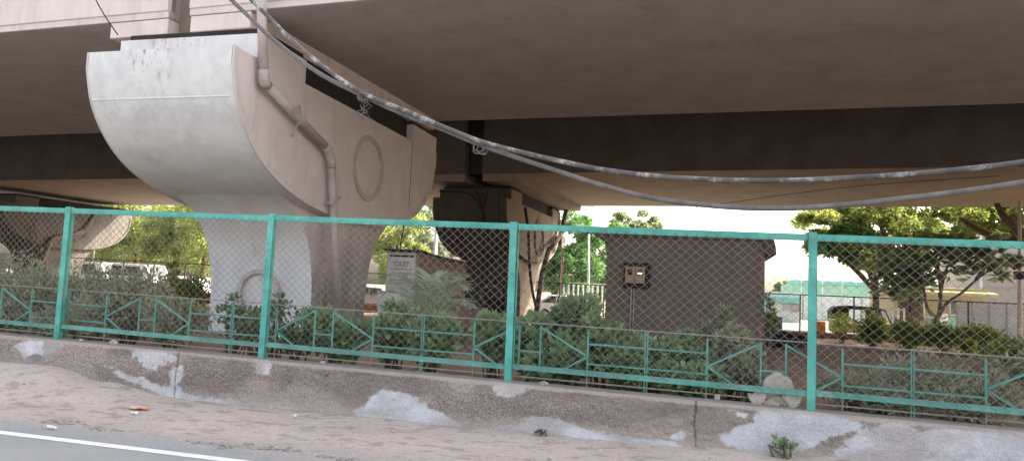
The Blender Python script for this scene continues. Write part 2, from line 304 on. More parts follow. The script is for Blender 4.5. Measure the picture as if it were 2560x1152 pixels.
def copy_tree(o, parent=None):
    c = o.copy(); C.objects.link(c); c.parent = parent
    for ch in list(o.children): copy_tree(ch, c)
    return c
def grid_mesh(name, X, Y, Z, col=None, alpha=0.0):
    ny, nx = X.shape; me = bpy.data.meshes.new(name); v = np.stack([X, Y, Z], -1).reshape(-1, 3)
    i = np.arange(ny*nx).reshape(ny, nx); f = np.stack([i[:-1, :-1], i[:-1, 1:], i[1:, 1:], i[1:, :-1]], -1).reshape(-1, 4)
    me.vertices.add(len(v)); me.vertices.foreach_set('co', v.ravel().astype(np.float32)); me.loops.add(f.size); me.loops.foreach_set('vertex_index', f.ravel().astype(np.int32))
    me.polygons.add(len(f)); me.polygons.foreach_set('loop_start', np.arange(0, f.size, 4, dtype=np.int32)); me.update(calc_edges=True)
    if col is not None:
        ca = me.color_attributes.new('Col', 'FLOAT_COLOR', 'POINT'); c4 = np.ones((len(v), 4), np.float32); c4[:, :3] = col.reshape(-1, 3); c4[:, 3] = np.asarray(alpha).reshape(-1) if np.ndim(alpha) else alpha; ca.data.foreach_set('color', c4.ravel())
    me.polygons.foreach_set('use_smooth', [True]*len(f)); return me

# ---------------------------------------------------------------- leaves
LEAF_V = np.array([(0, 0, 0), (.5, .30, .10), (1, 0, -.06), (.5, -.30, .10)])
def leaf_mesh(name, P, D, size, width=1.0, g=rng):
    """P positions, D rough directions; four-corner folded leaves"""
    n = len(P); D = D/(np.linalg.norm(D, axis=1, keepdims=True)+1e-9)
    r = g.normal(size=(n, 3)); A = np.cross(D, r); A /= np.linalg.norm(A, axis=1, keepdims=True)+1e-9; B = np.cross(A, D)
    s = size*(.65+.7*g.random(n))
    v = P[:, None, :]+s[:, None, None]*(LEAF_V[None, :, 0:1]*D[:, None]+LEAF_V[None, :, 1:2]*width*A[:, None]+LEAF_V[None, :, 2:3]*B[:, None])
    me = bpy.data.meshes.new(name); me.vertices.add(n*4); me.vertices.foreach_set('co', v.reshape(-1).astype(np.float32))
    b = (np.arange(n)*4)[:, None]; f = np.concatenate([b+[0, 1, 2], b+[0, 2, 3]], 1).reshape(-1)
    me.loops.add(len(f)); me.loops.foreach_set('vertex_index', f.astype(np.int32)); me.polygons.add(n*2)
    me.polygons.foreach_set('loop_start', np.arange(0, n*6, 3, dtype=np.int32)); me.update(calc_edges=True); return me
def crown_points(g, n, clumps, rad_, squash=.8, shell=.55):
    """leaves on the shells of many clumps"""
    k = g.integers(0, len(clumps), n); d = g.normal(size=(n, 3)); d /= np.linalg.norm(d, axis=1, keepdims=True)
    r = (shell+(1-shell)*g.random(n))[:, None]*rad_[k][:, None]
    return clumps[k]+d*r*np.array([1, 1, squash]), d

def spline(P, n=10):
    P = [np.array(p, float) for p in P]; P = [2*P[0]-P[1]]+P+[2*P[-1]-P[-2]]; out = []
    for i in range(1, len(P)-2):
        for k in range(n):
            t = k/n; a, b, c, d = P[i-1], P[i], P[i+1], P[i+2]
            out.append(.5*((2*b)+(-a+c)*t+(2*a-5*b+4*c-d)*t*t+(-a+3*b-3*c+d)*t**3))
    return out+[P[-2]]

# ================================================================ THE SETTING
def smooth01(a, b, x): t = np.clip((x-a)/(b-a), 0, 1); return t*t*(3-2*t)
def wtop(X): return .549-.0142*np.asarray(X, float)            # top of the retaining wall falls to the right
def soil_z(X, Y): return .45-.42*smooth01(17, 33, np.asarray(Y, float))
g_ = MB().add([(-900,-900,-.06),(900,-900,-.06),(900,1500,-.06),(-900,1500,-.06)], [(0,1,2,3)])
struct('ground', g_, 'earth', fixn=False)
road = struct('road', MB().add([(-200,-14,0),(200,-14,0),(200,6.6,0),(-200,6.6,0)], [(0,1,2,3)]), 'asphalt', fixn=False)
put('road_line', MB().add([(-200,5.74,.004),(200,5.74,.004),(200,5.86,.004),(-200,5.86,.004)], [(0,1,2,3)]), 'line', road, fixn=False)
struct('far_road', MB().add([(-220,42,-.03),(220,38,-.03),(220,54,-.03),(-220,58,-.03)], [(0,1,2,3)]), 'asphalt', fixn=False)
struct('lawn', MB().add([(-8,37.8,-.02),(30,37.8,-.02),(30,39.9,-.02),(-8,40.3,-.02)], [(0,1,2,3)]), 'grass', fixn=False)
# dusty verge between asphalt and wall
xs = np.linspace(-26, 14, 1230); ys = np.linspace(5.86, 8.3, 110); X, Y = np.meshgrid(xs, ys)
e = (Y-5.98)/2.2+ .16*(fbm(X*.7, Y*.9, 4)-.5)+.05*(fbm(X*6, Y*6, 3)-.5)
Z = -.001+.035*np.clip(e, -.4, 1)+.03*smooth01(.55, 1, e)*fbm(X*.9, Y*2, 3)+.012*(fbm(X*9, Y*9, 3)-.5)
Z += .27*smooth01(6.4, 9.0, -X+.8*(fbm(X*1.5, Y*1.5, 3)-.5))*smooth01(6.9, 8.2, Y)+.12*smooth01(-.4, 1.2, X)*smooth01(7.3, 8.15, Y)*fbm(X*2, Y*2, 3)
n1 = fbm(X*1.3, Y*2.6, 5)[..., None]; n2 = fbm(X*5, Y*9, 4)[..., None]; n3 = fbm(X*14+5, Y*20, 3)[..., None]
ca = np.array([.53, .45, .405]); cb = np.array([.42, .355, .315]); cd = np.array([.25, .205, .175])
col = ca*(1-n1)+cb*n1; k = smooth01(.56, .72, n2); col = col*(1-.55*k)+cd*.55*k; k = smooth01(.68, .8, n3); col = col*(1-.5*k)+cd*.5*k
asph = np.array([.32, .31, .305]); k = 1-smooth01(.0, .40, e+.1*(n2[..., 0]-.5))[..., None]; col = col*(1-k)+asph*k
me = grid_mesh('verge', X, Y, Z, col); struct('verge', me, 'verge', fixn=False)
def verge_z(x, y):
    i = int(np.clip(np.searchsorted(xs, x), 0, len(xs)-1)); j = int(np.clip(np.searchsorted(ys, y), 0, len(ys)-1)); return float(Z[j, i])
VZ = Z.copy()
# garden soil behind the wall
xs2 = np.linspace(-75, 45, 300); ys2 = np.linspace(8.45, 37, 150); X2, Y2 = np.meshgrid(xs2, ys2)
Z2 = soil_z(X2, Y2)+.10*(fbm(X2*.8, Y2*.8, 4)-.5)+.05*(fbm(X2*4, Y2*4, 3)-.5)
struct('garden_soil', grid_mesh('garden_soil', X2, Y2, Z2), 'soil', fixn=False)

# ---------------------------------------------------------------- retaining wall with peeled plaster
def inpoly(px, pz, poly):
    ins = np.zeros(px.shape, bool); n = len(poly)
    for i in range(n):
        x0, z0 = poly[i]; x1, z1 = poly[(i+1) % n]
        c = ((z0 > pz) != (z1 > pz)); xi = (x1-x0)*(pz-z0)/((z1-z0) if z1 != z0 else 1e-9)+x0; ins ^= c & (px < xi)
    return ins
WY = 8.14
pats = [  # peeled or lime-washed patches, surveyed on the wall face: (polygon, colour, speckle)
 ([(30,862),(70,848),(112,850),(118,880),(100,902),(66,902),(58,880)], (.66,.64,.67), .12),
 ([(70,888),(112,884),(112,902),(66,905)], (.22,.20,.20), .1),
 ([(118,850),(168,848),(150,880),(110,896),(108,862)], (.42,.37,.35), .05),
 ([(330,876),(420,876),(452,900),(405,914),(372,926),(345,900)], (.66,.64,.66), .5),
 ([(418,928),(456,912),(454,1000),(424,1000),(430,960)], (.58,.58,.62), .3),
 ([(632,900),(682,898),(676,930),(640,937)], (.60,.57,.56), .1),
 ([(240,905),(330,935),(420,968),(520,992),(640,1005),(740,1012),(750,1036),(620,1028),(470,1008),(350,965)], (.56,.55,.56), .35),
 ([(878,1040),(958,972),(1032,984),(1062,1008),(1100,1030),(1180,1066),(1200,1085),(1080,1072),(950,1060)], (.60,.61,.64), .3),
 ([(1190,1085),(1235,1066),(1300,1058),(1312,1036),(1400,1044),(1470,1068),(1590,1092),(1700,1104),(1700,1125),(1500,1116),(1350,1104)], (.62,.63,.67), .28),
 ([(1232,955),(1322,955),(1302,988),(1245,990)], (.60,.57,.56), .15),
 ([(1790,1090),(1850,1065),(1885,1058),(1902,1020),(2030,1028),(2110,1040),(2160,1056),(2130,1078),(2070,1092),(2000,1128),(1870,1128),(1820,1112)], (.55,.55,.58), .15),
 ([(2170,1062),(2260,1056),(2300,1075),(2380,1072),(2560,1080),(2640,1090),(2640,1260),(2130,1260),(2080,1130),(2130,1090)], (.57,.56,.59), .2),
 ([(1830,1022),(1862,1020),(1868,1046),(1836,1046)], (.70,.68,.68), .75),
 ([(1680,1090),(1730,1064),(1744,1074),(1700,1106)], (.60,.60,.63), .3),
 ([(480,985),(560,995),(740,1020),(760,1030),(600,1022),(480,1000)], (.55,.54,.56), .3)]
def wall_thing():
    t = thing('retaining_wall', 'low roughcast retaining wall with peeling white plaster along the dusty road', 'wall', (0, WY+.18, 0))
    xs = np.arange(-24, 13, .014); us = np.linspace(0, 1, 62); X, Uu = np.meshgrid(xs, us)
    T = wtop(X); Zw = -.08+(T+.08)*Uu
    wx = X+.05*(fbm(X*9, Zw*9, 3)-.5)*2; wz = Zw+.035*(fbm(X*8+40, Zw*8, 3)-.5)*2
    nz = fbm(X*3, Zw*5, 4)[..., None]; fine = fbm(X*26, Zw*26, 3)
    col = np.array([.19, .155, .138])*(1-nz)+np.array([.34, .285, .252])*nz
    bl = smooth01(.48, .70, fbm(X*1.1+9, Zw*1.6, 4))[..., None]; col = col*(1-.75*bl)+np.array([.42, .355, .318])*.75*bl
    low = (1-smooth01(.06, .26, Zw+.10*(fbm(X*2, Zw*2, 3)-.5)))[..., None]; col = col*(1-.7*low)+np.array([.46, .39, .35])*.7*low
    rough = np.ones(X.shape)*.018*(1-.6*low[..., 0])
    for poly, c, sp in pats:
        P = [(lambda q: (q[0], q[2]))(at(a, b, WY)) for a, b in poly]
        m = inpoly(wx, wz, P).astype(float)
        for _ in range(3):
            for sh in (1, 2): m = (m+np.roll(m, sh, 1)+np.roll(m, -sh, 1))/3
            m[1:-1] = (m[1:-1]+m[:-2]+m[2:])/3
        grain = fbm(X*18+3, Zw*18, 4)-.5; al = smooth01(.30+.22*sp, .72+.1*sp, m*(.86-.18*sp)+grain*(.9+1.1*sp)+.16)*np.clip(m*3, 0, 1)
        al = (al*(.92-.2*sp))[..., None]
        dirt = smooth01(.46, .72, fbm(X*1.6+20, Zw*4+3, 5)+.22*(.35-Zw))[..., None]; cc = np.array(c)*(.74+.5*fbm(X*7, Zw*11, 5)[..., None]); cc = cc*(1-.6*dirt)+np.array([.36, .31, .28])*.6*dirt; col = col*(1-al)+cc*al; rough = rough*(1-.8*al[..., 0])
    cap = smooth01(T-.05, T-.028, Zw+.02*(fbm(X*5, Zw*0, 3)-.5)); col = col*(1-.8*cap[..., None])+np.array([.45, .385, .35])*.8*cap[..., None]; rough *= (1-.8*cap)
    for jx in (440, 1738):   # construction joints
        q = at(jx, 950 if jx < 1000 else 1070, WY); jm = np.abs(X-q[0]+.02*(fbm(Zw*9, X*0+3, 3)-.5)*2) < .012; col[jm] *= .5; rough[jm] = -.01
    Yw = WY-rough*(fbm(X*30, Zw*30, 3)-.3)*1.6-.03*(1-Uu)+.02*(fbm(X*1.2, Zw*1.2, 3)-.5)
    o = put('wall_face', grid_mesh('wall_face', X, Yw, Zw, col, np.clip(rough/.018, 0, 1)*(.35+.65*smooth01(.38, .6, fbm(X*.8+5, Zw*1.5, 3)))), 'wallface', None, fixn=False); o.parent = t; o.location = -np.array(t.location)
    ysn = np.linspace(0, 1, 14); X3, V3 = np.meshgrid(xs[::3], ysn)
    Z3 = wtop(X3)+.012*(fbm(X3*5, V3*3, 4)-.5)-.02*smooth01(.8, 1, V3); Z3[0] = wtop(X3[0])
    Y3 = Yw[-1][::3][None, :]*(1-V3)+(WY+.36)*V3
    cc = np.array([.30, .26, .235])*(.8+.4*fbm(X3*4, V3*2, 4)[..., None])
    o = put('wall_coping', grid_mesh('wall_coping', X3, Y3, Z3, cc), 'wallface', None, fixn=False); o.parent = t; o.location = -np.array(t.location)
    b = MB().add([(-24,WY+.36,-.08),(13,WY+.36,-.08),(13,WY+.36,wtop(13)-.02),(-24,WY+.36,wtop(-24)-.02)], [(0,1,2,3)]); put('wall_back', b, 'soil', t)
    ends = MB()
    for xe in (-24, 13): ends.add([(xe,WY-.03,-.08),(xe,WY+.36,-.08),(xe,WY+.36,wtop(xe)),(xe,WY,wtop(xe))], [(0,1,2,3)])
    put('wall_end', ends, 'cwall', t)
wall_thing()

# ---------------------------------------------------------------- green chain-link fence on the wall
FY = 8.30; POSTX = [-8.8775+3.3174*k for k in range(-3, 7)]; FH = 1.8645
def chain_link(me_name, x0, x1, zb0, zb1, H, y, w=.056, h=.050, r=.0037, seed=0, bulge=.02):
    nx = int(round((x1-x0)/w)); nz = int(H/h); k = np.arange(nx)[:, None]; j = np.arange(nz+1)[None, :]
    U = k+((k+j) % 2); x = x0+(x1-x0)*U/nx; fr = (x-x0)/(x1-x0)
    z = zb0*(1-fr)+zb1*fr+j*h+0*k
    z = z+.012*(fbm(x*1.7+seed*7, z*1.7, 3)-.5)*2; x = x+.012*(fbm(x*1.5+seed*5+9, z*1.5, 3)-.5)*2
    yy = y+bulge*(fbm(x*1.1+seed*3, z*1.3, 3)-.5)*2+.004*np.where((k+j) % 2 == 0, 1, -1)
    P = np.stack([x, yy, z], -1); n = 3; T = np.gradient(P, axis=1); T /= np.linalg.norm(T, axis=2, keepdims=True)
    A = np.cross(T, np.array([0, 1., 0])); A /= np.linalg.norm(A, axis=2, keepdims=True); B = np.cross(T, A)
    vs = np.stack([P+r*(A*math.cos(2*PI*q/n)+B*math.sin(2*PI*q/n)) for q in range(n)], 2)
    idx = np.arange(vs.shape[0]*vs.shape[1]*n).reshape(vs.shape[0], vs.shape[1], n); f = []
    for q in range(n):
        f.append(np.stack([idx[:, :-1, q], idx[:, :-1, (q+1) % n], idx[:, 1:, (q+1) % n], idx[:, 1:, q]], -1).reshape(-1, 4))
    f = np.concatenate(f); me = bpy.data.meshes.new(me_name); v = vs.reshape(-1, 3)
    me.vertices.add(len(v)); me.vertices.foreach_set('co', v.ravel().astype(np.float32)); me.loops.add(f.size); me.loops.foreach_set('vertex_index', f.ravel().astype(np.int32))
    me.polygons.add(len(f)); me.polygons.foreach_set('loop_start', np.arange(0, f.size, 4, dtype=np.int32)); me.update(calc_edges=True); return me
def fence():
    t = thing('chain_link_fence', 'teal steel fence with wire mesh standing on the retaining wall', 'fence', (-3.9, FY, .6))
    L = np.array(t.location); pf = []
    for i, x in enumerate(POSTX):
        zb = float(wtop(x)); m = MB()
        lean = .006*((i*37) % 5-2)
        prof = [(0,0),(.084,0),(.084,.075),(.077,.075),(.077,.006),(0,.006)]
        for z0, z1, dx in ((zb-.05, zb+FH+.012, 0),):
            n = len(prof); vs = [(x-.012+u, FY-.03+v, z0) for u, v in prof]+[(x-.012+u+lean, FY-.03+v, z1) for u, v in prof]
            m.add(vs, [tuple(range(n))[::-1], tuple(range(n, 2*n))]+[(a, (a+1) % n, n+(a+1) % n, n+a) for a in range(n)])
        p = put('post', m, 'teal', t, bevel=.002); pf.append(p)
        for hz in (.185, .86, 1.48, 1.80): 
            b = MB(); c = (x+.02, FY-.031, zb+hz); b.tube([(c[0], c[1]+.004, c[2]), (c[0], c[1]-.010, c[2])], .011, 6); put('bolt', b, 'wire', t)
    for i in range(len(POSTX)-1):
        x0, x1 = POSTX[i], POSTX[i+1]; z0, z1 = float(wtop(x0)), float(wtop(x1)); a0, a1 = x0+.076, x1-.016
        sag = .012*((i*53) % 3-1)
        m = MB(); m.bar((a0, FY-.008, z0+FH-.045), (a1, FY-.008, z1+FH-.045+sag*.3), .006, .074, up=(0,0,1)); m.bar((a0, FY+.016, z0+FH-.0095), (a1, FY+.016, z1+FH-.0095+sag*.3), .042, .005); put('top_rail', m, 'teal', t, bevel=.0015)
        m = MB(); m.bar((a0, FY-.008, z0+.175), (a1, FY-.008, z1+.175-.01), .006, .062); m.bar((a0, FY+.016, z0+.150), (a1, FY+.016, z1+.150-.01), .042, .005); put('bottom_rail', m, 'teal_dull', t, bevel=.0015)
        m = MB(); m.bar((a0+.003, FY+.018, z0+.19), (a0+.003, FY+.018, z0+FH-.06), .045, .006, up=(1,0,0)); put('side_bar', m, 'teal', t)
        me = chain_link('wire_mesh', a0, a1, z0+.16, z1+.155, FH-.17, FY-.019, seed=i)
        o = put('wire_mesh', me, 'wire', t, kind='stuff', fixn=False); o.location = -L
fence()

# ---------------------------------------------------------------- low patterned railing just behind it
def garden_railing():
    RY = 8.47; per = 2.751; X0 = -.634
    t = thing('garden_railing', 'low teal garden railing with zigzag bars behind the mesh fence', 'railing', (-3.9, RY, .55)); xa, xb = X0-5*per, X0+3*per
    def zb(x): return float(wtop(x))-.01
    def bar(name, p, q, w=.018, h=.018, mat='teal_dull'):
        m = MB(); m.bar((p[0], RY, zb(p[0])+p[1]), (q[0], RY, zb(q[0])+q[1]), w, h); put(name, m, mat, t)
    for k in range(-6, 5):
        c = X0+k*per; n = c+per
        bar('top_rail', (c, .70), (n, .70), .012, .012, 'wire'); bar('lower_rail', (c, .055), (n, .055), .014, .014, 'wire')
        bar('post', (c-.012, -.03), (c-.012, .70), .012, .016); bar('post', (c+.014, -.03), (c+.014, .70), .012, .016)
        s = .675                                   # squares either side of the post
        for sg in (-1, 1):
            v = c+sg*s; bar('upright', (v, .12), (v, .665), .02, .02)
            bar('crossbar', (c+sg*.022, .50), (v-sg*.01, .50)); bar('crossbar', (c+sg*.022, .27), (v-sg*.01, .27))
            w = c+sg*(per/2-.13); bar('upright', (w, .20 if sg > 0 else .12), (w, .665), .02, .02)
            bar('brace', (v+sg*.01, .36), (w-sg*.01, .65), .016, .022); bar('brace', (v+sg*.01, .35), (v+sg*.30, .17), .016, .022)
            bar('stay', (v, -.02), (v, .12), .012, .012, 'wire')
        bar('crossbar', (c+per/2-.12, .36), (c+per/2+.12, .36))
garden_railing()

# ================================================================ FLYOVER
def pier():
    """hammerhead pier built about its base centre; long axis of the cap along Y"""
    t = thing('bridge_pier', 'tall white hammerhead pier with curved cap and round medallion beside the drain pipe', 'pier', (-9.28, 14.95, .2), 'hammerhead piers of the flyover')
    L = np.array(t.location)
    hw, cw = 1.50, 1.265
    half = [(-4.75, 5.55), (-4.75, 5.25), (-4.62, 4.75), (-4.47, 4.45), (-4.25, 4.16), (-3.98, 3.90), (-3.62, 3.66), (-3.2, 3.47), (-2.75, 3.32), (-2.2, 3.19), (-1.6, 3.10), (-.9, 3.04), (0, 3.02)]
    half = half[:1]+[tuple(q) for q in spline([(y, z) for y, z in half[1:]], 4)]
    prof = half+[(-y, z) for y, z in half[-2::-1]]
    n = len(prof); mis = []
    for i in range(n): mis.append(1 if i < n-1 else 0)
    m = MB(); m.prism([(14.95+y, z) for y, z in prof], 'x', -9.28-hw, -9.28+hw, 0, mis)
    cap = put('cap', m, ['cream', 'white_cap'], t, smooth=True); cap.data.set_sharp_from_angle(angle=rad(35))
    for sg in (-1, 1):           # raised rim following the curve on both side faces
        mm = MB(); x0 = -9.28+sg*hw; x1 = x0+sg*.035; inner = []
        for i, (y, z) in enumerate(prof):
            a = prof[max(i-1, 0)]; b = prof[min(i+1, n-1)]; d = np.array([b[0]-a[0], b[1]-a[1]]); d /= np.linalg.norm(d); nn = np.array([-d[1], d[0]]); q = np.array([y, z])+nn*.12
            if i in (0, n-1): q = np.array([y+(.12 if y < 0 else -.12), z])
            inner.append(q)
        for i in range(n-1):
            a, b = prof[i], prof[i+1]; c, d = inner[i+1], inner[i]; quad = [(14.95+p[0], p[1]) for p in (a, b, c, d)]
            vs = [(x0-sg*.01, *p) for p in quad]+[(x1, *p) for p in quad]
            mm.add(vs, [(4,5,6,7),(0,1,5,4),(2,3,7,6)])
        put('rim', mm, 'rim', cap)
        r = MB(); r.ring((x0-sg*.01, 15.42, 4.36), (sg, 0, 0), .66, .78, .05, 40); put('medallion_ring', r, 'ring', cap, smooth=False)
        j = MB(); j.box((x0-.004 if sg < 0 else x0-.02, 17.95, 3.75), (x0+.02 if sg < 0 else x0+.004, 17.975, 5.54)); put('joint_line', j, 'boxdark', cap)
    # column with flared head
    cp = [(1.22, -.1), (1.23, .9), (1.27, 1.55), (1.36, 2.0), (1.52, 2.42), (1.78, 2.78), (2.15, 3.08), (2.6, 3.3), (3.1, 3.52)]
    cp = [tuple(q) for q in spline(cp, 4)]
    m = MB(); cp2 = [(14.9-a, z) for a, z in cp]+[(14.9+a, z) for a, z in cp[::-1]]; nn = len(cp2); mis = [0]*nn
    for i in range(nn): mis[i] = 1 if (i < len(cp)-1 or i >= len(cp)) else 0
    m.prism(cp2, 'x', -9.28-cw+.05, -9.28+cw, 0, mis); colm = put('column', m, ['cream_col', 'white'], t, smooth=True); colm.data.set_sharp_from_angle(angle=rad(35))
    r = MB(); c0 = at(648, 728, 13.62); r.ring((c0[0], 13.60, c0[2]-.04), (0, -1, 0), .42, .52, .06, 40); put('medallion_ring', r, 'ring', colm)
    m = MB(); zl = 4.72; yl = 14.95+float(np.interp(-zl, [-z for y, z in half], [y for y, z in half])); m.box((-9.28-hw+.02, yl-.012, zl-.012), (-9.28+hw-.10, yl+.03, zl+.012)); put('pour_line', m, 'white', cap)
    for y0, y1 in ((10.95, 12.5), (18.0, 19.75)):
        m = MB(); m.box((-9.28-hw+.02, y0, 5.50), (-9.28+hw-.004, y1, 6.03)); up_ = put('upstand', m, 'cream', t, bevel=.02); m = MB(); f0, f1 = (y0-.03, y0-.001) if y0 < 15 else (y1+.001, y1+.03); m.box((-9.28-hw-.03, f0, 5.553), (-9.28+hw-.03, f1, 6.02)); put('face_plaster', m, 'white_cap', up_, bevel=.008); m = MB(); m.box((-9.28-hw+.1, y0+.06, 6.031), (-9.28+hw-.06, y1-.06, 6.139)); put('gap_shade_strip', m, 'gap_shade', up_)  # dark strip added in the open gap over each upstand, painted as shade
    m = MB(); m.box((-9.28-1.28, 12.52, 5.5), (-9.28+1.30, 17.98, 6.139)); put('recess_shade_box', m, 'gap_shade', t)  # black box added so the open bearing recess reads as deep shadow
    return t
P1 = pier()
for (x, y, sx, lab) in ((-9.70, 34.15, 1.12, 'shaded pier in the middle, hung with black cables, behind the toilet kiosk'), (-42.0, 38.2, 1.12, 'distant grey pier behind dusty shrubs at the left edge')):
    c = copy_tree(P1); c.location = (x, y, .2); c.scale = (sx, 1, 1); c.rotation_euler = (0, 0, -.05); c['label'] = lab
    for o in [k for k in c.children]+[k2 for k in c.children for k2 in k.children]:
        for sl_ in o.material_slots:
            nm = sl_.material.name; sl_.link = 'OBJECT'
            if x > -20: sl_.material = M['grime_front'] if nm.startswith('white_wash') else (M['beige_dull'] if nm in ('cream_paint', 'cream_paint_sooty', 'rim_paint', 'ring_paint') else sl_.material or M['gap_shade'])
            else: sl_.material = M['grey_conc'] if nm != 'gap_shade_black' else M['gap_shade']

def span(name, label, pts_x, y0, y1, z0, rot, pivot, near, endblocks):
    """box girder span; pts_x=(xa,xb) along the bridge, turned by rot about pivot"""
    t = thing(name, label, 'bridge span', (pivot[0], pivot[1], z0), 'flyover deck spans'); xa, xb = pts_x
    def R(m):
        a = np.array(m.v); d = a[:, :2]-pivot; c, s = math.cos(rot), math.sin(rot)
        a[:, 0] = pivot[0]+c*d[:, 0]-s*d[:, 1]; a[:, 1] = pivot[1]+s*d[:, 0]+c*d[:, 1]; m.v = [tuple(p) for p in a]; return m
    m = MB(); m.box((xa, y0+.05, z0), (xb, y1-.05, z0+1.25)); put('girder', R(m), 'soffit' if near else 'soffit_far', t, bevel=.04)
    m = MB(); m.box((xa, y0+.02, z0+.005), (xb, y0+.049, z0+.13)); put('drip_band', R(m), 'rim' if near else 'shade_web', t)
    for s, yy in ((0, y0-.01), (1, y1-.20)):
        m = MB(); m.box((xa, yy, z0+.132), (xb, yy+.21, z0+2.6)); put('parapet', R(m), 'cream' if near else 'shade_web', t, bevel=.01)
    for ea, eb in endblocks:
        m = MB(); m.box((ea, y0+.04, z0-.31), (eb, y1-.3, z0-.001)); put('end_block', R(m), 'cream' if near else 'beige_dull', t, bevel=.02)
    m = MB(); m.box((xa+.1, y0+.3, z0+1.251), (xb-.1, y1-.3, z0+1.33)); put('carriageway', R(m), 'asphalt', t)
    return t
pv = np.array([-9.3, 10.95])
span('flyover_span', 'nearer flyover span on the left with pale parapet above the white pier', (-60, -9.86), 10.95, 19.75, 6.45, -.045, pv, True, [(-11.25, -9.87)])
span('flyover_span', 'nearer flyover span on the right whose broad soffit fills the top', (-9.36, 60), 10.95, 19.55, 6.45, -.045, pv, True, [(-9.35, -8.02)])
m = MB(); m.box((-9.85, 11.3, 6.2), (-9.37, 19.5, 8.9)); single('joint_filler_or_added_sky_block', m, 'brown_wall', 'brown recessed filler in the joint between the two nearer spans', 'joint filler')
m = MB(); m.box((-10.4, 29.25, 6.52), (-8.9, 39.5, 9.3)); single('joint_filler_or_added_sky_block', m, 'gap_shade', 'black box added to shut out sky light in the joint above the shaded pier', 'joint filler')  # added box blocks the sky behind the far joint, keeping it black
pf = np.array([-9.4, 28.9])
span('flyover_span', 'farther flyover span at the left, in dark shade', (-80, -10.05), 28.9, 40.1, 6.5, -.085, pf, False, [(-12, -10.06)])
span('flyover_span', 'farther flyover span with brown lit soffit above the brown hut', (-9.25, 60), 28.9, 40.1, 6.5, -.085, pf, False, [(-9.24, -7.7)])
m = MB(); m.add([(-80,18.5,9.0),(60,16.5,9.0),(60,28.5,9.0),(-80,37.5,9.0),(-80,18.5,9.4),(60,16.5,9.4),(60,28.5,9.4),(-80,37.5,9.4)], [(0,3,2,1),(4,5,6,7),(0,1,5,4),(1,2,6,5),(2,3,7,6),(3,0,4,7)])
single('median_slab', m, 'soffit', 'concrete slab roofing the gap between the two flyover decks', 'slab')

# ---------------------------------------------------------------- drain pipe on the near pier
def drain():
    XR = -7.62
    pts = [atx(a, b, XR) for a, b in ((607, -40), (632, 40), (660, 192))]; p2 = atx(660, 205, XR); p3 = atx(818, 372, XR); p4 = atx(828, 400, XR); p5 = atx(846, 800, XR)
    t = thing('drain_pipe', 'grey plastic drain pipe bending down the side of the white pier', 'pipe', (XR, p5[1], .4))
    top = pts[2]+np.array([0, -.35, 1.9])
    put('pipe', MB().tube([top, pts[2]], .085, 12), 'pvc', t, smooth=True); put('pipe', MB().tube([p2, p3], .085, 12), 'pvc', t, smooth=True); put('pipe', MB().tube([p4, p5], .085, 12), 'pvc', t, smooth=True)
    e1 = MB().tube([pts[2]+(top-pts[2])*.06, pts[2], (pts[2]+p2)/2, p2, p2+(p3-p2)*.05], .097, 12); put('elbow', e1, 'pvc', t, smooth=True)
    e2 = MB().tube([p3+(p2-p3)*.05, p3, (p3+p4)/2, p4, p4+(p5-p4)*.05], .097, 12); put('elbow', e2, 'pvc', t, smooth=True)
    for (a, b), d in (((745, 300), 0), ((835, 503), 1)):
        c = atx(a, b, XR); m = MB()
        if d == 0:
            q = [atx(750, 266, -7.76), atx(752, 285, XR+.03), atx(748, 308, XR+.11), atx(738, 322, XR+.03), atx(732, 340, -7.76)]
        else:
            q = [atx(814, 511, -7.76), atx(822, 508, XR+.05), atx(832, 505, XR+.11), atx(843, 500, XR+.05), atx(853, 493, -7.76)]
        for i in range(4): m.bar(q[i], q[i+1], .05, .012, up=(1, 0, 0))
        put('clamp', m, 'pvc', t)
drain()

# ---------------------------------------------------------------- overhead cables slung across the view
CBY = 7.6
cA = [at(x, y, CBY) for x, y in ((560,-60),(578,0),(690,105),(800,185),(908,240),(1000,282),(1110,325),(1200,362),(1300,397),(1400,430),(1500,462),(1640,497),(1800,516),(1950,521),(2100,513),(2250,497),(2400,479),(2560,455),(2760,415))]
cA = [at(-700, -1180, 8.6), at(180, -375, 7.9)]+cA[1:]+[np.array([7.6, CBY, 4.25]), np.array([13., CBY, 6.6])]
cB = [at(x, y, CBY-.06) for x, y in ((600,-60),(628,0),(720,92),(820,176),(912,236),(1000,272),(1110,318),(1205,355),(1300,380),(1400,403),(1500,423),(1640,441),(1800,450),(1950,452),(2100,446),(2250,437),(2400,424),(2560,405),(2760,372))]
cB = [at(-620, -1180, 8.6), at(240, -375, 7.9)]+cB[1:]+[np.array([7.6, CBY, 4.45]), np.array([13., CBY, 6.8])]
single('overhead_cable', MB().tube(spline(cA, 8), .027, 8), 'cable', 'lower of two thick grey cables sagging across the flyover', 'cable', 'thick cables slung under the flyover', smooth=True)
single('overhead_cable', MB().tube(spline(cB, 8), .027, 8), 'cable_worn', 'upper thick dark cable flecked with white paint sagging across the flyover', 'cable', 'thick cables slung under the flyover', smooth=True)
def tie(px, py, big, label):
    c = at(px, py, CBY-.04); g = np.random.default_rng(px); m = MB()
    for k in range(7 if big else 4):
        a = c+g.normal(size=3)*.02; q = [a+np.array([math.cos(t+k)*.055, math.sin(t*1.3+k)*.03, math.sin(t+k)*.065]) for t in np.linspace(0, 5, 9)]; m.tube(q, .007, 4)
    for k in range(4 if big else 1):
        a = c+np.array([g.normal()*.03, 0, -.03]); ln = .25 if big else .08
        m.tube([a+np.array([g.normal()*.012*i, g.normal()*.01*i, -ln*i/6]) for i in range(7)], .006, 4)
    single('cable_tie', m, 'cable', label, 'cable tie', smooth=True)
tie(912, 240, True, 'frayed wire tie with dangling strands binding the two thick cables')
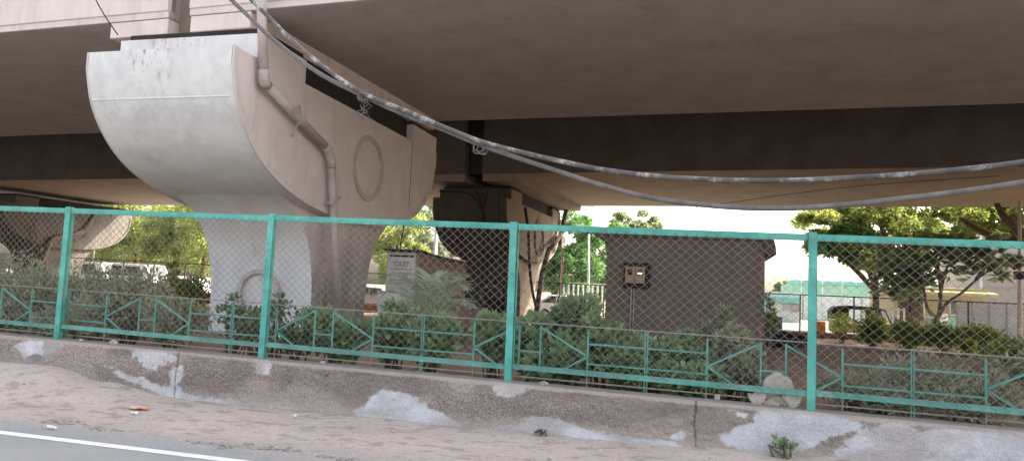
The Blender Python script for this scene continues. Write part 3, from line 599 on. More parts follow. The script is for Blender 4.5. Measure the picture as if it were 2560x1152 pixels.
tie(1203, 366, False, 'small twisted tie on the cables in the middle')
single('thin_wire', MB().tube(spline([at(225, -25, 10.6), at(262, 40, 10.6), at(295, 88, 10.7)], 5), .012, 5), 'black', 'thin black wire hanging down the pale parapet above the white pier', 'wire')
single('thin_wire', MB().tube(spline([at(1640, 532, 26), at(2100, 470, 24), at(2500, 440, 22)], 6), .008, 4), 'black', 'thin dark wire under the farther soffit at the right', 'wire')

# ---------------------------------------------------------------- cables and pipe on the shaded pier
def pier_cables():
    def line(pts, Yf, r, lab, mat='black', X=None, cat='cable'):
        P = [(at(a, b, Yf) if X is None else atx(a, b, X)) for a, b in pts]; single('pier_cable', MB().tube(spline(P, 6), r, 5), mat, lab, cat, 'cables hanging on the shaded pier', smooth=True)
    line([(1098,478),(1160,482),(1190,500),(1212,560),(1208,700),(1215,760)], 29.0, .035, 'black cable looping down the front of the shaded pier, leftmost')
    line([(1185,462),(1200,500),(1213,545),(1212,640),(1226,740)], 28.95, .03, 'black cable crossing the front of the shaded pier from its top')
    line([(1222,462),(1210,520),(1206,560),(1228,600),(1236,660)], 28.9, .03, 'black cable bending right on the front of the shaded pier')
    line([(1246,460),(1248,520),(1246,600),(1244,700)], 29.0, .022, 'thin straight black cable down the shaded pier, near its right corner')
    line([(1313,520),(1321,580),(1323,650),(1330,720),(1345,790)], 0, .07, 'thick black cable down the beige side of the shaded pier', X=-7.75)
    line([(1338,570),(1338,620),(1348,640),(1358,622),(1357,570)], 0, .04, 'rust-stained loop of cable on the beige side of the shaded pier', X=-7.75)
    line([(1411,550),(1405,600),(1400,700),(1385,770),(1370,795)], 0, .035, 'pair-like brown cable dropping beside the dark drain pipe', 'rust', X=-7.5)
    line([(1408,640),(1402,720),(1396,760),(1375,790)], 0, .03, 'orange-brown cable end curving to the ground right of the shaded pier', 'rust', X=-7.4)
    q = [atx(a, b, -7.55) for a, b in ((1418, 510), (1404, 585), (1372, 625), (1356, 680), (1338, 800))]
    t = thing('drain_pipe', 'dark drain pipe slanting down the beige side of the shaded pier', 'pipe', q[-1])
    for i in range(4): put('pipe', MB().tube([q[i], q[i+1]], .13, 8), 'roofslab', t, smooth=True)
    b = MB(); c = atx(1402, 606, -7.5); b.box(c-np.array([.1, .25, .25]), c+np.array([.1, .3, .25])); single('junction_box', b, 'roofslab', 'small dark junction box on the right end of the shaded pier', 'junction box', bevel=.02)
pier_cables()
XL = -40.2
for k, (pts, r, lab) in enumerate((([(238, 532), (215, 570), (200, 580), (150, 592), (128, 600), (110, 640), (85, 700)], .16, 'dark drain pipe stepping down the distant left pier'), ([(85, 560), (92, 590), (88, 612), (70, 625), (40, 632)], .07, 'black cable loop on the distant left pier'))):
    single('pier_cable', MB().tube(spline([atx(a, b, XL) for a, b in pts], 5), r, 6), 'roofslab', lab, 'cable' if k else 'pipe', smooth=True)

# ================================================================ HUT, KIOSK AND THEIR FITTINGS
def hut():
    Yh = 20.0; a = at(1510, 848, Yh); b = at(1908, 850, Yh); x0, x1 = a[0], b[0]; zt = at(1700, 592, Yh)[2]; zb_ = .25
    t = thing('brown_hut', 'plain brown rendered hut with flat overhanging roof under the flyover', 'hut', ((x0+x1)/2, Yh, .3))
    m = MB(); m.box((x0, Yh, zb_), (x1, Yh+3.4, zt)); put('wall', m, 'brown_wall', t, bevel=.02)
    m = MB(); m.box((x1-.16, Yh-.025, zb_), (x1+.012, Yh-.001, zt-.42)); put('corner_strip', m, 'rust', t, bevel=.004)
    r = MB(); pr = [(x0-.42, zt+.13), (x0-.42, zt+.02), (x0+.02, zt-.24), (x0+.02, zt+.01), (x1-.02, zt+.01), (x1-.02, zt-.42), (x1+.29, zt-.42), (x1+.27, zt-.2), (x1+.2, zt+.04), (x1+.1, zt+.13)]
    r.prism(pr, 'y', Yh-.12, Yh+3.6); put('roof', r, 'roofslab', t, bevel=.01)
    m = MB(); m.box((x0+.02, Yh-.08, zt-.06), (x1-.02, Yh-.003, zt+.008)); put('eaves_beam', m, 'roofslab', t)
    m = MB(); m.box((x0-.05, Yh-.25, zb_-.2), (x1+.05, Yh-.002, zb_+.28)); put('plinth', m, 'terracotta', t, bevel=.02)
    # meter box
    c = at(1588, 687, Yh-.1); f = thing('meter_box', 'cream electric meter box with glowing lamp on the brown hut', 'meter box', (c[0], Yh-.1, c[2]-.3))
    w, h = .27, .235
    m = MB(); m.box((c[0]-w-.06, Yh-.20, c[2]+h), (c[0]+w+.12, Yh-.002, c[2]+h+.09)); m.box((c[0]-w-.05, Yh-.12, c[2]-h-.12), (c[0]+w+.12, Yh-.002, c[2]-h)); m.box((c[0]+w+.001, Yh-.13, c[2]-h), (c[0]+w+.12, Yh-.002, c[2]+h)); m.box((c[0]-w-.05, Yh-.13, c[2]-h), (c[0]-w-.001, Yh-.002, c[2]+h)); m.box((c[0]-w, Yh-.04, c[2]-h), (c[0]+w, Yh-.002, c[2]+h)); put('frame', m, 'boxdark', f)
    for sg in (-1, 1):
        d = MB(); xa, xb = sorted((c[0]+sg*.006, c[0]+sg*(w-.005))); za, zc = c[2]-h+.01, c[2]+h-.01
        wx0, wx1, wz0, wz1 = xa+.06, xb-.07, c[2]+.0, c[2]+.15
        for q in (((xa, za), (xb, wz0)), ((xa, wz1), (xb, zc)), ((xa, wz0), (wx0, wz1)), ((wx1, wz0), (xb, wz1))): d.box((q[0][0], Yh-.17, q[0][1]), (q[1][0], Yh-.14, q[1][1]))
        dr = put('door', d, 'boxcream', f)
        if sg > 0:
            for k in (0, 1): put('lamp', MB().blob((wx0+.03+.07*k, Yh-.12, wz0+.05), (.02, .02, .02), 3, 0, 1), 'bulb', dr)
    for k, dx in enumerate((-.02, .06)):
        p = at(1580, 716, Yh-.05); q = at(1576, 850, Yh-.05); single('conduit', MB().tube([(p[0]+dx, Yh-.05, p[2]+.1), (q[0]+dx, Yh-.05, .35)], .022, 8), 'pvc', 'thin conduit pipe below the meter box, %s of the pair' % ('left' if k == 0 else 'right'), 'conduit', 'conduits on the hut', smooth=True)
hut()
def kiosk():
    Yk = 17.0; XR = -7.02; zt = 2.58; xl = at(968, 640, Yk)[0]; yb = 20.8; zg = .3
    t = thing('toilet_kiosk', 'shabby plank kiosk with sagging sheet roof beside the shaded pier', 'kiosk', ((xl+XR)/2, Yk+1.5, zg))
    m = MB(); m.box((xl, Yk, zg), (XR-.04, yb, zt-.1)); put('wall', m, 'whitepaint', t)
    g = np.random.default_rng(3); y = Yk+.02; k = 0
    while y < yb:
        w = .13+.12*g.random(); m = MB(); zz = zt-.12-.06*(y-Yk)/3.8-.05*g.random(); m.box((XR-.038, y, zg+.1*g.random()), (XR-.012+.012*g.random(), min(y+w-.012, yb+.02), zz)); put('plank', m, 'wood', t); y += w
    m = MB(); m.box((XR-.05, Yk-.03, zg), (XR+.01, Yk+.035, zt-.06)); put('corner_post', m, 'wood', t)
    for i in range(5):
        z = zt-.14
    m = MB(); n = 24; sag = lambda u: -.10*u-.06*math.sin(u*3.0)
    vs = []; 
    for i in range(n+1):
        u = i/n; yy = Yk-.22+u*(yb-Yk+.5); wv = .012*math.sin(i*2.2)
        vs += [(xl-.14, yy, zt-.02+sag(u)+wv), (XR+.16, yy, zt-.04+sag(u)+wv), (XR+.16, yy, zt-.055+sag(u)+wv), (xl-.14, yy, zt-.035+sag(u)+wv)]
    fs = [(0,1,2,3), (4*n+3,4*n+2,4*n+1,4*n)]+[(4*i+k, 4*i+4+k, 4*i+4+(k+1) % 4, 4*i+(k+1) % 4) for i in range(n) for k in range(4)]
    m.add(vs, fs); put('roof_sheet', m, 'sheet', t)
    for z, zh in ((2.36, .04),):
        m = MB(); m.box((xl+.08, Yk-.03, z), (XR-.12, Yk-.004, z+zh)); put('batten', m, 'boxdark', t)
    # white sign on its front
    a = at(974, 640, Yk); b = at(1040, 704, Yk); s = thing('sign_board', 'white board lettered TOILET on the front of the kiosk', 'sign', ((xl+XR)/2, Yk-.03, 1.7))
    sx0, sx1, sz0, sz1 = xl+.03, XR-.08, at(1000, 702, Yk)[2], 2.34
    m = MB(); m.box((sx0, Yk-.035, sz0), (sx1, Yk-.005, sz1)); put('board', m, 'signwhite', s)
    cu = bpy.data.curves.new('lettering', 'FONT'); cu.body = 'TOILET'; cu.size = .17; cu.align_x = 'CENTER'; cu.extrude = .002; cu.materials.append(M['ink'])
    of = bpy.data.objects.new('lettering_outline', cu); lme = bpy.data.meshes.new_from_object(of); bpy.data.objects.remove(of)
    o = bpy.data.objects.new('lettering', lme); C.objects.link(o); o.parent = s; o.rotation_euler = (PI/2, 0, 0); o.location = (((sx0+sx1)/2-(xl+XR)/2), -.009, sz1-.22-1.7); o.scale = (.8, 1, 1)
    g = np.random.default_rng(5); rows = MB()
    for r, (zz, ht, a0, a1) in enumerate(((sz1-.31, .045, .12, .9), (sz1-.40, .022, .25, .8), (sz1-.45, .022, .2, .85), (sz1-.50, .02, .3, .7), (sz1-.58, .035, .1, .9), (sz1-.66, .018, .35, .65))):
        x = sx0+(sx1-sx0)*a0
        while x < sx0+(sx1-sx0)*a1:
            w = ht*(.4+.5*g.random()); rows.box((x, Yk-.0385, zz), (x+w*.55, Yk-.036, zz+ht*(.6+.4*g.random()))); x += w*(1.0 if g.random() > .18 else 1.9)
    put('faded_lines', rows, 'ink', s)
    # lower white board
    m = MB(); q = at(955, 725, 16.2); m.box((q[0]-.03, 16.2, .3), (at(1010, 725, 16.2)[0], 16.26, q[2])); m2 = single('white_slab', m, 'signwhite', 'tilted white slab on the ground below the toilet board', 'slab', bevel=.005); m2.rotation_euler = (.08, -.05, 0)
    # patterned cement panels leaning on the plank side
    for (ax, ay, bx, by, lab) in ((1117, 674, 1154, 740, 'upper patterned tile panel on the plank side of the kiosk'), (1106, 752, 1146, 800, 'lower patterned tile panel beside the kiosk by the palm')):
        p = atx(ax, ay, XR+.1); q = atx(bx, by, XR+.1); tt = thing('tile_panel', lab, 'tile panel', (XR+.1, (p[1]+q[1])/2, q[2]), 'patterned tile panels')
        y0, y1 = sorted((p[1], q[1])); z0, z1 = q[2], p[2]; m = MB(); m.box((XR+.06, y0, z0), (XR+.09, y1, z1)); put('backing', m, 'cwall', tt)
        nn = 3
        for i in range(2):
            for j in range(nn):
                ya, yb2 = y0+(y1-y0)*i/2+.01, y0+(y1-y0)*(i+1)/2-.01; za, zc = z0+(z1-z0)*j/nn+.008, z0+(z1-z0)*(j+1)/nn-.008
                m = MB(); m.box((XR+.088, ya, za), (XR+.105, yb2, zc)); m.ring((XR+.104, (ya+yb2)/2, (za+zc)/2), (1, 0, 0), min(yb2-ya, zc-za)*.28, min(yb2-ya, zc-za)*.38, .006, 14); put('tile', m, 'tile', tt)
    p = at(1155, 790, 24); m = MB(); m.box((p[0], 24, .0), (at(1205, 790, 24)[0], 24.7, at(1170, 768, 24)[2])); single('wooden_chest', m, 'wood', 'low brown chest between the kiosk and the shaded pier', 'chest', bevel=.02)
    p = at(1225, 745, 33.2); q = at(1262, 800, 33.2); m = MB(); m.box((p[0], 32.6, .0), (q[0], 32.9, p[2])); single('dark_hatch', m, 'boxdark', 'black opening at the foot of the shaded pier', 'hatch', bevel=.01)
kiosk()
def tarp():
    P = at(1948, 856, 22.5); m = MB().blob((P[0], 22.5, .42), (1.0, .6, .42), 11, .35, 3); single('tarpaulin_heap', m, 'tarp', 'black tarpaulin heap on the soil right of the brown hut', 'tarpaulin', smooth=True)
tarp()

# ---------------------------------------------------------------- things lying on the wall and the verge
def on_verge(px, py):
    p = atz(px, py, .03); return np.array([p[0], p[1], verge_z(p[0], p[1])])
def carved_stone():
    Yc = 8.40; c = at(1940, 1014, Yc); zb = float(wtop(c[0])); t = thing('carved_stone', 'broken pale carved stone ornament wedged under the fence rail', 'stone ornament', (c[0], Yc, zb))
    def outline(pts, y0, y1, name):
        m = MB(); P = [(lambda q: (q[0], q[2]))(at(a, b, Yc)) for a, b in pts]; m.prism(P, 'y', y0, y1); return put(name, m, 'stone', t, bevel=.012)
    outline([(1908,958),(1914,945),(1922,940),(1930,936),(1936,931),(1952,931),(1962,942),(1968,940),(1978,950),(1984,966),(1986,985),(1905,985)], Yc-.05, Yc+.09, 'crown_block')
    outline([(1867,982),(1884,984),(1890,976),(1918,977),(1916,990),(1908,1004),(1896,1012),(1882,1008),(1872,996)], Yc-.06, Yc+.05, 'scroll')
    outline([(1906,1002),(1922,996),(1930,990),(1938,1000),(1950,1006),(1948,1016),(1934,1015),(1908,1012)], Yc-.03, Yc+.06, 'fragment')
    outline([(1952,982),(2004,984),(2003,1000),(1996,1012),(1984,1020),(1972,1018),(1966,1004),(1958,998)], Yc-.065, Yc+.05, 'scroll')
    r = MB(); q = at(1982, 990, Yc); r.ring((q[0], Yc-.06, q[2]), (0, -1, 0), .05, .075, .02, 20, 0, 2*PI); put('scroll_ring', r, 'stone', t)
    m = MB(); p = at(1912, 984, Yc); q = at(1990, 1006, Yc); m.box((p[0], Yc+.0, zb-.01), (q[0], Yc+.08, p[2])); put('core', m, 'stone', t, bevel=.02)
carved_stone()
p = at(1793, 1000, 8.42); m = MB(); m.box((p[0]-.03, 8.38, float(wtop(p[0]))), (p[0]+.03, 8.44, float(wtop(p[0]))+.055)); single('concrete_chip', m, 'stone', 'small squarish concrete chip on the wall left of the carved stone', 'chip', bevel=.006)
for (px, py, s, lab) in ((290, 850, .05, 'pale broken lump on the wall right of the leftmost post'), (208, 846, .025, 'tiny pale pebble on the wall near the leftmost post'), (1362, 958, .035, 'small rusty lump on the wall right of the middle post'), (810, 905, .03, 'small grey lump on the wall below the low hedge')):
    q = at(px, py, 8.3); m = MB().blob((q[0], 8.27, float(wtop(q[0]))+s*.5), (s*1.3, s, s*.8), px, .35, 2); single('rubble_lump', m, 'stone', lab, 'rubble', 'lumps on the wall top')
def wrapper(px, py, L_, W_, lab, seed, mat='red_paper', rot=.1):
    p = on_verge(px, py); g = np.random.default_rng(seed); n = 7; m = MB(); vs = []
    for i in range(n):
        for j in range(4):
            u = i/(n-1)-.5; v = j/3-.5; w = math.sqrt(max(0, 1-(2*u)**2*.8)); x = u*L_; y = v*W_*w; vs.append((p[0]+x*math.cos(rot)-y*math.sin(rot), p[1]+x*math.sin(rot)+y*math.cos(rot), p[2]+.014+.02*g.random()+.012*(1-(2*v)**2)))
    k = len(vs); vs2 = vs+[(a, b, c-.006) for a, b, c in vs]
    fs = [(i*4+j, i*4+j+1, (i+1)*4+j+1, (i+1)*4+j) for i in range(n-1) for j in range(3)]; fs += [tuple(q+k for q in f[::-1]) for f in fs]
    m.add(vs2, fs); single('crumpled_wrapper', m, mat, lab, 'wrapper', 'litter on the verge', smooth=True)
wrapper(350, 1022, .24, .13, 'crumpled red and white wrapper on the dirt verge', 2)
wrapper(338, 1032, .10, .05, 'small white paper scrap beside the red wrapper', 3, 'whitepaint')
wrapper(130, 1066, .16, .03, 'thin pale strip of paper at the asphalt edge on the left', 4, 'whitepaint', -.15)
wrapper(738, 1043, .06, .04, 'small pale scrap at the foot of the wall', 6, 'whitepaint')
def ridge(px0, py0, px1, py1, n, lab, s=.036):
    a = on_verge(px0, py0); b = on_verge(px1, py1); g = np.random.default_rng(px0); m = MB()
    for i in range(n):
        u = (i+.5*g.random())/n; q = a*(1-u)+b*u+g.normal(size=3)*[.03, .045, 0]; k = s*(.4+.8*g.random())*(1-.5*abs(2*u-1)); z = verge_z(q[0], q[1]); m.blob((q[0], q[1], z+k*.12), (k*1.7, k, k*.55), int(g.integers(1e6)), .5, 1)
    single('rubble_ridge', m, 'clod', lab, 'rubble', 'ridges of broken asphalt on the verge')
ridge(118, 1044, 208, 1056, 30, 'short ridge of broken asphalt crumbs by the road edge on the left')
ridge(215, 1058, 300, 1072, 22, 'thin trail of asphalt crumbs right of the left ridge', .028)
ridge(470, 1098, 740, 1122, 62, 'long ridge of broken asphalt crumbs in the middle of the verge')
ridge(800, 1132, 930, 1152, 30, 'crumbled ridge at the bottom edge below the wall', .032)
g = np.random.default_rng(21); m = MB()
for i in range(420):
    x = -13+14*g.random(); y = 6.2+1.9*g.random(); k = .006+.016*g.random()**3; m.blob((x, y, verge_z(x, y)+k*.2), (k*1.3, k, k*.7), i, .4, 1)
o = put('pebble_scatter', m, 'stone', None); o['kind'] = 'stuff'; tag(o, 'loose pebbles and crumbs scattered over the dirt verge', 'pebbles')

# ================================================================ PLANTS
LEAFMESH = {}
def leaf_obj_mesh(mat, width):
    k = (mat, width)
    if k not in LEAFMESH:
        me = bpy.data.meshes.new('leaf'); w = .30*width
        v = [(0,0,0),(.25,w*.75,.05),(.6,w,.07),(1,0,-.05),(.6,-w,.07),(.25,-w*.75,.05),(.3,0,0),(.65,0,.01)]
        me.from_pydata(v, [], [(0,6,1),(1,6,7,2),(2,7,3),(0,5,6),(5,4,7,6),(4,3,7)]); me.materials.append(M[mat]); LEAFMESH[k] = me
    return LEAFMESH[k]
def shrub(name, label, cat, px, py_top, Y, wpx, n, size, mat, nobj=0, depth=.7, clump=.26, nclump=22, group=None, width=1.0, up=.5, zg=None, seed=None, sparse=False, stemmat='stem', skirt=.12):
    """shrub standing on the soil; crown clumps inside an egg, stems from the ground"""
    seed = abs(int(px*7+Y*13)) if seed is None else seed; g = np.random.default_rng(seed)
    top = at(px, py_top, Y); zb = float(soil_z(top[0], Y)) if zg is None else zg; base = np.array([top[0], Y, zb]); R = px2m(wpx/2, top); H = top[2]-zb
    t = thing(name, label, cat, base, group)
    c = g.normal(size=(nclump*6, 3)); c /= np.linalg.norm(c, axis=1, keepdims=True); c *= (g.random(len(c))**.45)[:, None]
    cl = np.stack([c[:, 0]*R*.86, c[:, 1]*R*depth*.86, H*(.5+skirt)+c[:, 2]*H*(.44-skirt*.4)], -1)[:nclump]
    rr = clump*(.7+.6*g.random(nclump))*min(R*1.2, 1)
    st = MB()
    for k in range(min(nclump, 12)):
        b = np.array([g.normal()*.06, g.normal()*.06, 0]); e = cl[k]; mid = (b+e)/2+np.array([g.normal()*.05, g.normal()*.05, .05]); st.tube([b, mid, e], [.014, .010, .005], 5)
    so_ = put('stems', MB().add([tuple(np.array(v)+base) for v in st.v], st.f), stemmat, t)
    P, d = crown_points(g, n, cl, rr, .9, .25 if sparse else .5)
    keep = P[:, 2] > .02; P = P[keep]; d = d[keep]
    D = d+np.array([0, 0, up])+.45*g.normal(size=P.shape)
    me = leaf_mesh('foliage', P, D, size, width, g); put('foliage', me, mat, t, kind='stuff', fixn=False)
    if nobj:
        Q, dq = crown_points(g, nobj*6, cl, rr*1.02, .95, .85); s = np.argsort(Q[:, 1]+.4*g.random(len(Q)))[:nobj]; lm = leaf_obj_mesh(mat, width)
        for i in s:
            if Q[i, 2] < .03: continue
            dd = dq[i]+np.array([0, -.25, up])+.4*g.normal(size=3); q = Vector(dd).to_track_quat('X', 'Z'); o = bpy.data.objects.new('leaf', lm); C.objects.link(o); o.parent = t; o.location = Q[i]; o.rotation_mode = 'QUATERNION'; o.rotation_quaternion = q; k = size*(.8+.6*g.random()); o.scale = (k, k, k)
    return t
G1 = 'dusty shrubs behind the fence'
for px, pt, Y, w, n, lab in ((30, 660, 10.2, 260, 2600, 'tall dusty grey-green shrub at the left edge behind the fence'), (120, 690, 9.6, 240, 2300, 'dusty shrub behind the leftmost fence post'), (250, 690, 10.6, 260, 2500, 'dusty fine-leaved shrub right of the leftmost post'),
                             (330, 700, 9.7, 240, 2300, 'dusty shrub below the parked white vehicles'), (430, 760, 9.3, 190, 1500, 'low dusty shrub left of the white pier foot'), (20, 770, 9.0, 200, 1300, 'low greener shrub in the bottom left of the garden'), (-90, 640, 10, 260, 2200, 'dusty shrub cut by the left edge'), (200, 780, 8.95, 240, 1500, 'low dusty shrub in front of the taller dusty ones')):
    shrub('dusty_shrub', lab, 'shrub', px, pt, Y, w, int(n*1.3), .085, 'lf_dusty', 30, .8, .3, 26, G1, .7, .35)
for px, pt, Y, w, n, lab in ((2130, 930, 9.0, 200, 700, 'low dusty shrub right of the tall right-hand post'), (2290, 905, 9.3, 230, 1200, 'dusty shrub behind the double bar at the right'), (2440, 925, 9.0, 200, 800, 'dusty shrub near the right edge behind the fence'), (2590, 830, 9.6, 200, 1300, 'taller dusty shrub cut by the right edge'), (2200, 985, 8.85, 180, 600, 'smallest dusty shrub low against the wall at the right'), (2400, 995, 8.8, 240, 700, 'low dusty tangle along the wall near the right edge')):
    shrub('dusty_shrub', lab, 'shrub', px, pt, Y, w, int(n*1.2), .075, 'lf_dusty', 30, .8, .28, 22, G1, .6, .35, sparse=True)
# sparse dark plants before the white pier
for px, pt, Y, w, lab in ((585, 740, 9.1, 140, 'sparse dark-leaved plant before the white pier, left of the second post'), (700, 735, 9.2, 130, 'sparse dark-leaved plant before the white pier, right of the second post'), (640, 775, 8.95, 150, 'low dark-leaved plant at the foot of the second post'), (745, 800, 8.95, 100, 'small dark plant between the white pier and the low hedge')):
    shrub('leafy_plant', lab, 'plant', px, pt, Y, w, 230, .085, 'lf_dark', 70, .6, .22, 16, 'sparse plants before the white pier', .95, .4, sparse=True)
G2 = 'broad-leaved bushes behind the fence'
for px, pt, Y, w, n, lab in ((835, 775, 9.15, 170, 1500, 'rounded broad-leaved bush right of the white pier'), (985, 775, 9.3, 150, 1300, 'broad-leaved bush in front of the toilet kiosk'), (1090, 790, 9.2, 170, 1400, 'broad-leaved bush under the palm fronds'), (1235, 792, 9.2, 110, 1100, 'broad-leaved bush just left of the middle post'), (1335, 800, 9.0, 120, 1100, 'broad-leaved bush just right of the middle post'),
                             (1440, 748, 9.4, 170, 2000, 'tallest broad-leaved bush, left of the brown hut'), (1505, 800, 9.05, 110, 900, 'broad-leaved bush against the left corner of the brown hut'), (1400, 860, 8.85, 170, 900, 'low broad-leaved bush below the tallest one')):
    shrub('broad_leaf_bush', lab, 'bush', px, pt, Y, w, int(n*.9), .125, 'lf_broad', 110, .75, .25, 24, G2, 1.0, .5)
for px, pt, Y, w, n, lab in ((1620, 846, 9.2, 190, 1700, 'low leafy ground bush before the brown hut, left half'), (1720, 838, 9.3, 170, 1700, 'low leafy ground bush before the brown hut, middle'), (1830, 830, 9.15, 170, 1800, 'dense leafy bush before the right corner of the brown hut'), (1560, 880, 8.9, 160, 1000, 'lowest leafy bush along the wall before the hut'), (1720, 910, 8.85, 220, 1300, 'low leafy band along the wall below the hut bushes'), (1880, 900, 8.9, 130, 900, 'low leafy bush left of the carved stone')):
    shrub('ground_bush', lab, 'bush', px, pt, Y, w, int(n*1.25), .075, 'lf_dusty' if px > 1800 else 'lf_broad', 60, .75, .24, 22, 'low bushes before the hut', .9, .4)
shrub('upright_plant', 'narrow upright plant with slender leaves before the brown hut', 'plant', 1800, 762, 9.6, 90, 420, .12, 'lf_dusty', 60, .7, .2, 14, None, .45, .8)
shrub('climbing_twig', 'thin twig with round leaves at the right corner of the hut', 'plant', 1925, 690, 14, 50, 40, .12, 'lf_dark', 16, .6, .3, 8, None, 1.2, .3, sparse=True)
# hedges and bright plants farther back
G3 = 'clipped hedge plants farther back'
for px, pt, Y, w, lab in ((420, 708, 21, 70, 'dark clipped hedge left of the white pier, left end'), (490, 704, 21, 90, 'yellow-topped clipped hedge touching the white pier'), (2270, 812, 27, 90, 'clipped hedge below the large tree trunk, left end'), (2360, 815, 27, 110, 'clipped hedge below the small frangipani'), (2450, 822, 27, 110, 'clipped hedge before the grey panels'), (2180, 806, 29, 70, 'loose hedge plant right of the autorickshaw')):
    shrub('hedge_plant', lab, 'hedge', px, pt, Y, w, 2200, .11, 'lf_hedge', 0, .5, .4, 26, G3, .8, .6)
for px, pt, Y, w, mat, lab in ((442, 635, 19, 34, 'lf_lime', 'tall yellow croton before the far iron fence'), (2414, 852, 24, 40, 'lf_lime', 'small lime plant in the soil before the hedge'), (2105, 766, 33, 70, 'lf_hedge', 'green creeper bush over the rear of the autorickshaw'), (1928, 778, 26, 40, 'lf_lime', 'lime-green plant right of the hut corner'), (1480, 735, 30, 60, 'lf_lime', 'yellowish plant between the dark pipe and the hut'), (1395, 770, 30, 60, 'lf_hedge', 'low plants at the foot of the shaded pier'), (2180, 770, 31, 70, 'lf_hedge', 'leafy plant in front of the rickshaw driver'), (1265, 785, 26, 40, 'lf_lime', 'pale green sprout at the foot of the shaded pier'), (2530, 850, 15, 120, 'lf_hedge', 'green bush at the right edge beyond the fence')):
    shrub('garden_plant', lab, 'plant', px, pt, Y, w, 700, .12, mat, 0, .7, .35, 14, 'garden plants farther back', .6, .9)
shrub('wall_weed', 'small green weed sprouting at the wall foot on the right', 'weed', 1955, 1092, 8.0, 46, 40, .07, 'lf_broad', 10, .7, .3, 7, None, 1.0, .6, zg=.08)
shrub('wall_weed', 'tiny dry weed at the wall foot in the middle', 'weed', 1352, 1088, 8.02, 40, 60, .03, 'lf_hedge', 0, .7, .3, 7, None, .6, .6, zg=.07)
def palm():
    P = at(1085, 800, 12.6); base = np.array([P[0], 12.6, .45]); t = thing('areca_palm', 'areca palm with arching feathery fronds before the kiosk', 'palm', base); g = np.random.default_rng(4)
    put('trunk', MB().tube([base, base+[0, 0, .35], base+[.02, 0, .6]], [.05, .04, .035], 7), 'stem', t)
    tips = [(905, 705), (925, 740), (960, 690), (1010, 690), (1040, 700), (1075, 690), (1110, 700), (1150, 695), (1172, 725), (1185, 770), (1140, 800), (990, 770), (1060, 740)]
    for i, (a, b) in enumerate(tips):
        e = at(a, b, 12.6+.5*g.normal()); s = base+np.array([0, 0, .55]); hgt = .45+.25*g.random(); c = (s+e)/2+np.array([0, 0, hgt])
        n = 26; pts = [s*(1-u)**2+2*c*u*(1-u)+e*u*u for u in np.linspace(0, 1, n)]; m = MB(); m.tube(pts, list(np.linspace(.012, .003, n)), 4)
        for k in range(3, n-1):
            d = pts[k+1]-pts[k]; d /= np.linalg.norm(d); side = np.cross(d, (0, 0, 1.)); side /= np.linalg.norm(side)+1e-9
            ln = .42*math.sin(PI*(k/n)**.8)+.06
            for sg in (-1, 1):
                tip = pts[k]+side*sg*ln*.75+d*ln*.6+np.array([0, 0, -.10*ln+.05*g.normal()*ln]); w = d*.02; mid = (pts[k]+tip)/2+np.array([0, 0, .05*ln]); m.add([pts[k]-w*.6, pts[k]+w*.6, mid+w, tip, mid-w], [(0, 1, 2, 4), (4, 2, 3)])
        put('frond', m, 'lf_palm', t, fixn=False)
palm()

# ---------------------------------------------------------------- trees
def tree(name, label, base, H, clumps, rads, n, size, mat, trunk_r, limbs=None, group='trees beyond the garden', bark='bark', width=.9, up=.15, seed=1, lean=(0, 0), squash=.75, forks=None):
    g = np.random.default_rng(seed); base = np.array(base, float); t = thing(name, label, 'tree', base, group)
    clumps = np.array(clumps, float); rads = np.array(rads, float); m = MB(); cz = clumps[:, 2].min()
    top = base+np.array([lean[0], lean[1], H*.55]); trunk = [base+[0, 0, -.3], base+(top-base)*.3+g.normal(size=3)*[.1, .1, 0]*trunk_r*3, base+(top-base)*.65, top]
    m.tube(trunk, [trunk_r*1.35, trunk_r, trunk_r*.85, trunk_r*.65], 9); put('trunk', m, bark, t, smooth=True)
    idx = g.permutation(len(clumps))[:min(len(clumps), 14)]
    for i in idx:
        s = trunk[1]*(.4)+trunk[3]*.6 if g.random() < .5 else trunk[3]; e = clumps[i]; mid = s*.5+e*.5+np.array([0, 0, .12*np.linalg.norm(e-s)])+g.normal(size=3)*.1*np.linalg.norm(e-s)*.5
        put('limb', MB().tube(spline([s, mid, e], 4), list(np.linspace(trunk_r*.42, trunk_r*.08, 9)), 6), bark, t, smooth=True)
    for q, r0 in (limbs or []): put('limb', MB().tube(spline(q, 5), list(np.linspace(r0, r0*.22, (len(q)-1)*5+1)), 8), bark, t, smooth=True)
    P, d = crown_points(g, n, clumps, rads, squash, .35); D = d+np.array([0, 0, up])+.6*g.normal(size=P.shape)
    put('crown', leaf_mesh('crown', P-base, D, size, width, g), mat, t, kind='stuff', fixn=False); return t
def cloud_clumps(g, px0, px1, py0, py1, Y, dY, n, rpx):
    """clump centres spread through a crown seen between these sight lines, at depth Y +- dY"""
    out = []; rr = []
    for _ in range(n):
        y = Y+dY*(2*g.random()-1); u, v = 2*g.random()-1, 2*g.random()-1
        while u*u+v*v > 1: u, v = 2*g.random()-1, 2*g.random()-1
        p = at((px0+px1)/2+u*(px1-px0)/2, (py0+py1)/2+v*(py1-py0)/2, y); out.append(p); rr.append(px2m(rpx*(.6+.8*g.random()), p))
    return np.array(out), np.array(rr)
def mk_tree(name, label, px0, px1, py0, py1, Y, dY, n, rpx, leaves, size, mat, trunk_px, tr, seed, **kw):
    g = np.random.default_rng(seed); c, r = cloud_clumps(g, px0, px1, py0, py1, Y, dY, n, rpx); b = at(trunk_px, 780, Y); base = (b[0], Y, 0); H = c[:, 2].max()
    return tree(name, label, base, H, c, r, leaves, size, mat, tr, seed=seed, **kw)
mk_tree('leafy_tree', 'yellow-green tree just left of the white pier', 370, 620, 480, 680, 62, 4, 80, 26, 24000, .30, 'lf_tree_y', 500, .28, 31)
